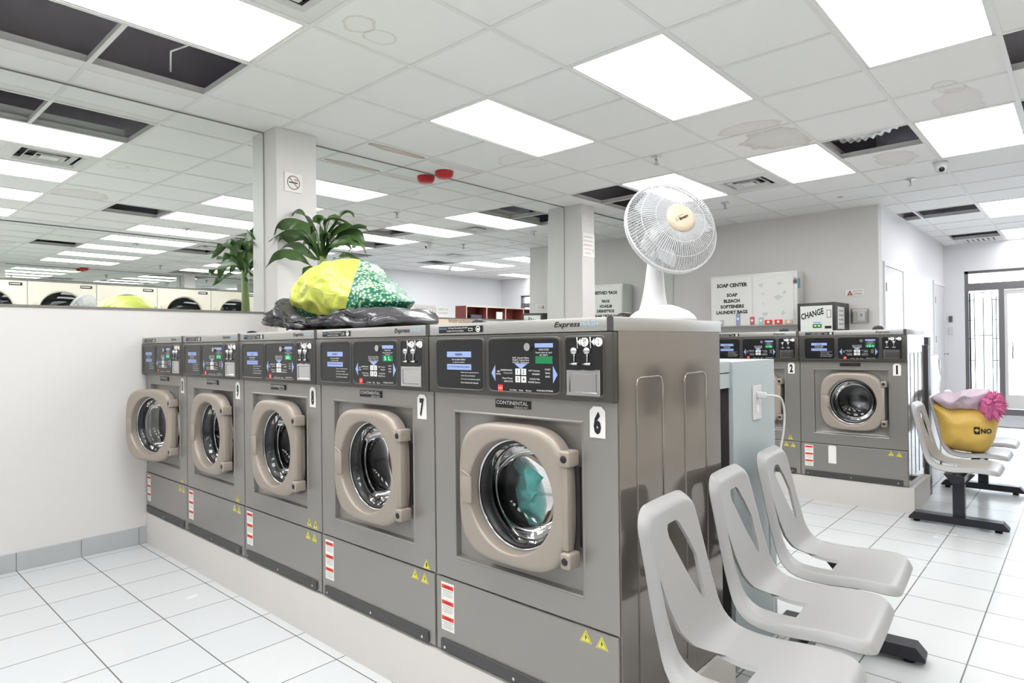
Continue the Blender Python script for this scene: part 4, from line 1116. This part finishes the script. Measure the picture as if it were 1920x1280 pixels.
bbm = puff([(3.189, 1.324), (3.183, 1.381), (3.092, 1.439), (3.015, 1.468), (2.867, 1.379), (2.713, 1.348), (2.497, 1.338), (2.335, 1.370), (2.247, 1.383), (2.157, 1.355), (2.152, 1.302), (2.623, 1.292)], (1.75, 0, 0), (0, 1, 0), (0, 0, 1), (-1, 0, 0), .25, .24, rings=22, sub=14, crinkle=.034, freq=11, seed=6, cen=(2.72, 1.335), power=.35, ridge=.02)
for v in bbm.bm.verts: v.co.z = max(v.co.z, .197+TOPZ+.001); v.co.x = max(v.co.x, 1.41)
tag(bbm.build('bin_bag', mat('bin_bag_plastic', (62, 62, 66), .22, bump=.3, bscale=22)), 'dark grey plastic bin bag crumpled under the lime bag', 'bag')

# ------------------------------------------------------------------ signs on the left wall and pillars
def sign(name, label, cat, o, plane, w_, h_, fn, mats, th=.003):
    t = thing(name, label, cat, o)
    MB().rect(0, 0, w_, h_, (0, 0, 0), *plane, th=th).build('board', mats[0], t)
    m = MB(); N_ = Vector(plane[0]).cross(Vector(plane[1])); fn(m, tuple(N_*th)); m.build('print', mats[1:], t)
    return t
def nosmoke(m, o):
    m.annulus(0, 0, .044, .050, o, *NY, m=0, n=32); a = .031
    m.flat([(-a-.002, a-.002), (-a+.002, a+.002), (a+.002, -a+.002), (a-.002, -a-.002)][::-1], o, *NY, th=.0011, m=0)
    m.rect(-.004, .0, .062, .009, o, *NY, th=.0008, m=1); m.rect(.030, .0, .006, .009, o, *NY, th=.001, m=0)
    for k in range(3): m.flat([(.012+.01*k, .012), (.016+.01*k, .013), (.010+.01*k, .030), (.006+.01*k, .028)], o, *NY, m=0)
sign('no_smoking_sign', 'white square no-smoking sign on the left pillar', 'sign', (2.325, 4.197, CAMZ+1.175), NY, .135, .135, nosmoke, [PAPER, mat('sign_maroon', (112, 70, 76), .5), BLACK])
def notice(m, o):
    for k, (s_, w_) in enumerate((('LAUNDRY BAGS MUST', .20), ('ALWAYS TO THE SIDE', .20), ('PLEASE REMOVE ALL', .20), ('LINT AFTER EACH', .17), ('WASHING !', .13))): m.text(s_, -.01, .09-.045*k, w_*.86, .016, o, *NY, m=1 if k == 2 else 0)
    m.rect(.085, -.06, .008, .045, o, *NY, m=0)
sign('paper_notice', 'handwritten white paper notice on the right-hand pillar', 'notice', (5.86, 4.127, CAMZ+1.10), NY, .225, .265, notice, [PAPER, GREYT, mat('pink_ink', (205, 110, 120), .6)])
def instr(m, o):
    m.text('Instructions', 0, .082, .31, .040, o, *NY, m=0)
    for k in range(5): m.rect(0, -.02-.05*k, .44-.04*(k % 2), .012, o, *NY, m=0)
t = thing('instruction_poster', 'peach instruction poster below the middle mirror, behind machine 7', 'poster', (4.13, YM-.002, 1.362))
pts = [(-.34, -.40), (.34, -.40), (.34, .05)]+[(.34-.06*(1-cos(a)), .05+.055*sin(a)) for a in (.5, 1.0, 1.57)]+[(-.34+.06*(1-cos(a)), .05+.055*sin(a)) for a in (1.57, 1.0, .5)]+[(-.34, .05)]
MB().flat(pts, (0, 0, 0), *NY, th=.003).build('board', mat('peach', (226, 205, 184), .6), t)
m = MB(); instr(m, (0, -.003, 0)); m.build('print', BLACK, t)
def mag(z): pass

# ------------------------------------------------------------------ far wall: soap cabinet, change machine, sign, thermostat
t = thing('soap_cabinet', 'white wall cabinet lettered SOAP CENTER with samples along its bottom', 'cabinet', (7.93, 3.105, 1.35))
hw, z0, z1 = .545, 0.06, .712
MB().box(.006, .265, -hw, hw, z0, z1, bev=.004).build('cabinet_box', mat('soap_white', (226, 226, 222), .3), t, ang=40)
MB().box(-.003, .004, .0, hw-.01, z0+.01, z1-.025, bev=.002).build('door', mat('soap_door', (230, 231, 228), .25), t)
MB().box(-.003, .004, -hw+.04, -.02, z0+.01, z1-.025, bev=.002).build('door', mat('soap_door2', (230, 231, 228), .25), t)
splash = MB()
for (yy, zz, ww, hh) in ((-.12, .56, .05, .05), (-.14, .45, .03, .03), (-.34, .57, .06, .03), (-.32, .40, .10, .05), (-.40, .46, .04, .04), (-.14, .33, .03, .02), (-.16, .20, .06, .05), (-.38, .21, .04, .05)):
    pts = [(yy*1+ww*.5*cos(a)*(1+.3*sin(3*a+yy*40)), zz+hh*.5*sin(a)*(1+.3*cos(4*a+yy*20))) for a in [2*pi*k/18 for k in range(18)]]
    splash.flat([(p[0], p[1]) for p in [(q[0], q[1]) for q in pts]], (-.0035, 0, 0), (0, 1, 0), (0, 0, 1), th=-.0006)
splash.build('door_print', mat('bubble_print', (196, 208, 208), .4), t)
ltr = MB(); O = (-.0035, 0, 0); Y0 = 3.105
for s_, yc, zc, ww, hh in (('SOAP CENTER', 3.36, .587, .40, .050), ('SOAP', 3.36, .462, .14, .045), ('BLEACH', 3.365, .387, .21, .045), ('SOFTENERS', 3.36, .315, .31, .045), ('LAUNDRY BAGS', 3.365, .242, .41, .045)):
    ltr.text(s_, -(yc-Y0), zc, ww, hh, O, *NX, bold=.045)
ltr.build('lettering', BLACK, t)
samp = [(3.50, .05, .07, (190, 186, 180)), (3.28, .05, .15, (150, 160, 186)), (3.10, .05, .10, (196, 96, 104)), (2.99, .05, .09, (176, 198, 200)), (2.90, .085, .055, (214, 60, 50)), (2.78, .085, .055, (214, 60, 50)), (2.66, .085, .05, (220, 190, 160))]
for k, (yy, ww, hh, col) in enumerate(samp):
    b = MB(); b.box(-.022, -.004, yy-Y0-ww/2, yy-Y0+ww/2, z0+.012, z0+.012+hh); b.disc(-(yy-Y0), z0+.012+hh*.55, min(ww, hh)*.3, (-.0225, 0, 0), *NX, th=.001, m=1)
    b.build('soap_sample', [mat('sample_%d' % k, col, .45), WHITE], t)
b = MB(); b.box(-.016, -.002, -hw+.0, -hw+.04, .56, .60, bev=.002, m=0); b.tube([(-.01, -hw+.01, .60), (-.01, -hw+.01, .62), (-.01, -hw+.03, .62), (-.01, -hw+.03, .60)], .003, 6, 0); b.build('padlock', DGREY, t)
MB().box(.02, .10, -hw-.004, -hw, .50, .62).build('blue_sticker', mat('cyan_sticker', (96, 182, 200), .5), t)
# change machine
t = thing('change_machine', 'black-framed coin changer lettered CHANGE on the far wall', 'change machine', (7.66, 2.27, 1.30))
MB().box(0, .54, -.205, .205, 0, .345, bev=.006).build('changer_box', mat('changer_black', (44, 42, 42), .4), t, ang=40)
MB().rect(0, .165, .34, .29, (-.001, -.0, 0), *NX, th=.003).build('face_plate', mat('changer_face', (222, 226, 222), .3), t)
m = MB(); R_ = Vector((0, -1, .26)).normalized(); U_ = Vector((0, .0, 1)); m.text('CHANGE', -.02, .225, .25, .072, (-.0045, 0, 0), R_, (0, .10, 1), bold=.03); m.build('lettering', BLACK, t)
m = MB(); O = (-.0045, 0, 0); m.rect(.01, .08, .095, .045, O, *NX, m=0); m.rect(.01, .12, .08, .015, O, *NX, m=1); m.rect(-.01+.0, .082, .02, .012, O, *NX, th=.0015, m=2); m.rect(.03, .082, .02, .012, O, *NX, th=.0015, m=2)
m.build('bill_slot', [mat('slot_green', (60, 120, 52), .4), BLUEL, GREENL], t)
m = MB(); m.rect(.135, .215, .044, .085, O, *NX, m=0); m.rect(.135, .215, .034, .075, O, *NX, th=.0016, m=1); m.rect(.125, .065, .07, .03, O, *NX, m=0); m.build('keypad', [BLACK, PAPER], t)
m = MB(); m.rect(.20, .17, .26, .25, (0, -.2055, 0), *NY, th=.0012, m=0)
for k in range(4): m.rect(.20, .25-.05*k, .18, .016, (0, -.2068, 0), *NY, th=.0006, m=1)
m.build('side_instructions', [OFFW, GREYT], t)
def cctv(m, o):
    m.flat([(-.082, -.03), (-.022, -.03), (-.052, .028)], o, *NX, th=.0008, m=0); m.flat([(-.070, -.024), (-.034, -.024), (-.052, .012)], o, *NX, th=.0012, m=2)
    m.text('CCTV', .030, .014, .10, .018, o, *NX, m=0); m.text('CAMERA', .030, -.016, .10, .018, o, *NX, m=0)
sign('cctv_sign', 'small white CCTV camera sign above the thermostat guard', 'sign', (8.195, 2.0, CAMZ+.557), NX, .20, .075, cctv, [PAPER, BLACK, BLACK, mat('orange', (226, 140, 60), .5)])
t = thing('thermostat_guard', 'clear boxed thermostat on the far wall under the CCTV sign', 'thermostat', (8.195, 1.94, CAMZ+.28))
MB().box(-.03, 0, -.055, .075, -.07, .055, bev=.004).build('thermostat', mat('beige_box', (214, 205, 192), .4), t, ang=40)
m = MB(); m.box(-.042, -.03, -.05, .03, -.055, .05, bev=.003); m.rect(.015, .01, .025, .035, (-.0425, 0, 0), *NX, m=1); m.build('control_face', [OFFW, GREYT], t)
m = MB(); m.box(-.07, -.066, -.085, .085, -.085, .08); m.box(-.07, 0, -.089, -.085, -.085, .08); m.box(-.07, 0, .085, .089, -.085, .08); m.build('clear_cover', GLASS, t)
m = MB(); q = [(-.068, -.087, -.087), (-.068, .087, -.087), (-.068, .087, .082), (-.068, -.087, .082)]; m.tube(q, .003, 6, closed=True); m.build('cover_edge', GREYT, t)
# doors in the short right wall
def plain_door(n, x0, x1, zt_, hside):
    f = MB(); f.box(x0-.05, x0, YR-.02, YR, 0, zt_+.05); f.box(x1, x1+.05, YR-.02, YR, 0, zt_+.05); f.box(x0, x1, YR-.02, YR, zt_, zt_+.05)
    d_ = struct('door_%d' % n, f, WALLB)
    MB().box(x0+.004, x1-.004, YR-.012, YR-.001, .01, zt_-.004).build('door_leaf', WPLAST, d_)
    hx_ = x0+.012 if hside < 0 else x1-.012
    for z in (.25, CAMZ, zt_-.25): MB().box(hx_-.012, hx_+.012, YR-.028, YR-.012, z-.05, z+.05).build('hinge', GALV, d_)
    kx = x1-.07 if hside < 0 else x0+.07
    MB().lathe([(.026, 0), (.024, .008), (.01, .012), (.01, .035), (.024, .045), (.024, .06), (0, .066)], o=(kx, YR-.012, .98), ax=(0, -1, 0), seg=18).build('door_knob', SILVER, d_)
plain_door(1, 8.45, 9.42, CAMZ+.87, -1)
plain_door(2, 11.70, 12.58, CAMZ+.86, -1)
t = thing('wall_switch', 'small dark and white wall switches beside the street door', 'switch', (XD-.01, 1.66, CAMZ))
MB().box(-.01, .01, -.025, .025, .28, .38, bev=.002).build('keypad', DGREY, t); MB().box(-.008, .01, -.03, .03, .08, .20, bev=.002).build('switch_plate', WPLAST, t)
# laundry cart with hanging bar, display box behind machine 1
t = thing('laundry_cart', 'chrome wire laundry cart behind washing machine 1', 'cart', (6.75, 1.05, 0))
m = MB()
for x in (0, .5):
    for y in (0, .45): m.tube([(x, y, .1), (x, y, 1.02)], .011, 8)
for z in (.35, .62, .66): m.tube([(0, 0, z), (.5, 0, z), (.5, .45, z), (0, .45, z)], .006, 6, closed=True)
for k in range(9): m.tube([(.06*k, 0, .35), (.06*k, 0, .66)], .003, 5); m.tube([(.06*k, .45, .35), (.06*k, .45, .66)], .003, 5)
for k in range(8): m.tube([(0, .06*k, .35), (.5, .06*k, .35)], .003, 5)
m.tube([(0, 0, 1.02), (.5, 0, 1.02), (.5, .45, 1.02), (0, .45, 1.02)], .009, 8, closed=True); m.build('cart_frame', SILVER, t)
for x in (0, .5):
    for y in (0, .45): MB().lathe([(0, -.012), (.05, -.012), (.05, .012), (0, .012)], o=(x, y, .05), ax=(0, 1, 0), seg=18).tube([(x, y, .05), (x, y, .12)], .01, 6).build('caster', DGREY, t)
t = thing('display_box', 'clear acrylic box with papers standing on the cabinet behind machine 1', 'display box', (6.05, 1.0, 1.082))
m = MB(); m.box(0, .5, 0, .004, 0, .15); m.box(0, .004, 0, .4, 0, .15); m.box(.496, .5, 0, .4, 0, .15); m.box(0, .5, .396, .4, 0, .15); m.build('acrylic_side', GLASS, t)
m = MB(); m.box(.03, .2, .03, .034, .005, .13); m.box(.24, .42, .06, .064, .005, .11); m.box(.05, .4, .1, .3, .002, .05); m.build('paper_stack', mat('grey_prints', (176, 176, 178), .6, noise_amt=.6, scale=30), t)
# entrance mat
tag(MB().box(10.9, 12.2, .2, 1.45, .0, .016, bev=.005).build('entrance_mat', mat('mat_grey', (150, 150, 152), .9, noise_amt=.2, scale=60)), 'grey entrance mat on the floor inside the street door', 'mat')

# ------------------------------------------------------------------ dryers opposite the mirrors (seen in reflection)
def make_dryer():
    root = thing('stacked_dryer', 'cream stacked tumble dryer', 'dryer', group='cream stacked dryers along the dryer wall')
    Wd, H = .76, CAMZ+.815; N = 72
    b = MB(); b.box(.0, Wd, -.72, -.02, 0, H-.002)
    b.build('dryer_body', CREAM, root)
    f = MB()
    for za, zb, zc in ((.08, H/2, CAMZ-.45), (H/2, H-.002, CAMZ+.43)):
        def sq(x0, x1, z0, z1, y): return [(p[1], y, p[2]) for p in sqloop(x0, x1, z0, z1, N, 0, .37, zc)]
        def ci(r, y): return [(.37+r*cos(2*pi*k/N), y, zc+r*sin(2*pi*k/N)) for k in range(N)]
        f.loft([sq(.004, Wd-.004, za+.004, zb-.004, -.02), sq(.004, Wd-.004, za+.004, zb-.004, 0), ci(.288, 0)], 0, False)
    f.build('front_panel', CREAM, root, ang=40)
    for zc in (CAMZ-.45, CAMZ+.43):
        d_ = MB(); d_.lathe([(.288, 0), (.286, .022), (.276, .032), (.262, .030), (.252, .012), (.248, -.01)], o=(.37, 0, zc), ax=(0, 1, 0), seg=56); dd_ = d_.build('dryer_door', CREAM2, root)
        MB().lathe([(.25, .008), (.18, .016), (.09, .02), (0, .021)], o=(.37, 0, zc), ax=(0, 1, 0), seg=48).build('door_glass', DRYGLASS, dd_)
        MB().lathe([(.248, -.01), (.248, -.019), (.0, -.0191)], o=(.37, 0, zc), ax=(0, 1, 0), seg=40).build('tumbler', mat('tumbler_dark', (74, 84, 90), .35, .3, noise_amt=.6, scale=12), dd_)
        MB().box(.05, .064, .002, .03, zc-.12, zc+.12, bev=.004).build('door_handle', CREAM2, dd_)
    m = MB(); O = (0, .001, 0); m.rect(-.64, CAMZ+.765, .135, .036, O, *PY, th=.003, m=0); m.rect(-.645, CAMZ+.765, .085, .012, O, *PY, th=.0036, m=1); m.rect(-.59, CAMZ+.765, .016, .014, O, *PY, th=.0036, m=1)
    m.build('badge', [BLACK, PAPER], root)
    return root
dr0 = make_dryer()
names = {2: 'leftmost cream dryer glimpsed at the lower left of the mirror', 3: 'cream dryer reflected behind the white fan in the left mirror', 4: 'cream dryer reflected behind the lime bag in the left mirror', 5: 'cream dryer reflected just right of the lime bag', 6: 'cream dryer reflected at the right end of the left mirror, behind the plant leaf'}
for k in range(0, 8):
    o = dr0 if k == 0 else copy_tree(dr0)
    o.location = (.33+.76*k, YK, 0); o['label'] = names.get(k+1, 'cream stacked dryer hidden beyond the edges of the left mirror')

# ------------------------------------------------------------------ things on the opposite wall (seen in the middle mirror)
SX, SY = 9.45, -1.45
t = thing('cubby_shelf', 'reddish wooden cubby shelf unit reflected in the middle mirror', 'shelf', (SX, SY, 0))
Ls_ = 2.5; m = MB(); m.box(0, Ls_, 0, .02, 0, 1.905)
zs_ = [0.05, .50, .95, 1.42, 1.885]
for z in zs_: m.box(0, Ls_, .02, .34, z, z+.02)
for k in range(5): m.box(k*(Ls_-.02)/4, k*(Ls_-.02)/4+.02, .02, .34, 0, 1.885)
m.build('shelf_carcass', WOODR, t)
e = MB()
for z in zs_: e.box(0, Ls_, .34, .345, z, z+.02)
for k in range(5): e.box(k*(Ls_-.02)/4, k*(Ls_-.02)/4+.02, .34, .3448, 0, 1.885)
e.build('edge_banding', mat('pale_edge', (222, 200, 180), .5), t)
tag(MB().box(SX+.98, SX+1.18, SY+.30, SY+.305, 1.441, 1.80).build('price_card', PAPER), 'white price card in the reddish cubby shelf', 'card')
tag(MB().box(SX+.2, SX+.55, SY+.06, SY+.28, 1.441, 1.72, bev=.01).build('storage_box', mat('dark_box', (70, 66, 80), .5)), 'dark box in a cubby of the reddish shelf', 'box')
def ptext(m, o):
    for k in range(8): m.rect(0, .12-.034*k, .30-.05*(k % 3), .010, o, *PY, m=0)
sign('paper_notice', 'white framed notice reflected in the middle mirror, left of the red shelf', 'notice', (9.40, YO+.001, CAMZ+.67), PY, .40, .36, ptext, [PAPER, GREYT])
def pt2(m, o):
    m.text('NO LOITERING', 0, .06, .34, .05, o, *PY); m.text('PLEASE PAY', 0, -.03, .30, .05, o, *PY)
sign('paper_notice', 'handwritten poster reflected right beside the red shelf', 'notice', (10.55, YO+.001, CAMZ+.62), PY, .44, .30, pt2, [PAPER, GREYT])
def pt3(m, o):
    for k in range(7): m.annulus(-.3+.1*k, .02*(k % 3), .05, .056, o, *PY, n=14)
sign('wall_decal', 'faint scribbled drawing on the wall between the two reflected notices', 'decal', (9.98, YO+.001, CAMZ+.64), PY, .7, .26, pt3, [mat('decal_pale', (214, 210, 208), .6), mat('decal_brown', (178, 150, 146), .6)])
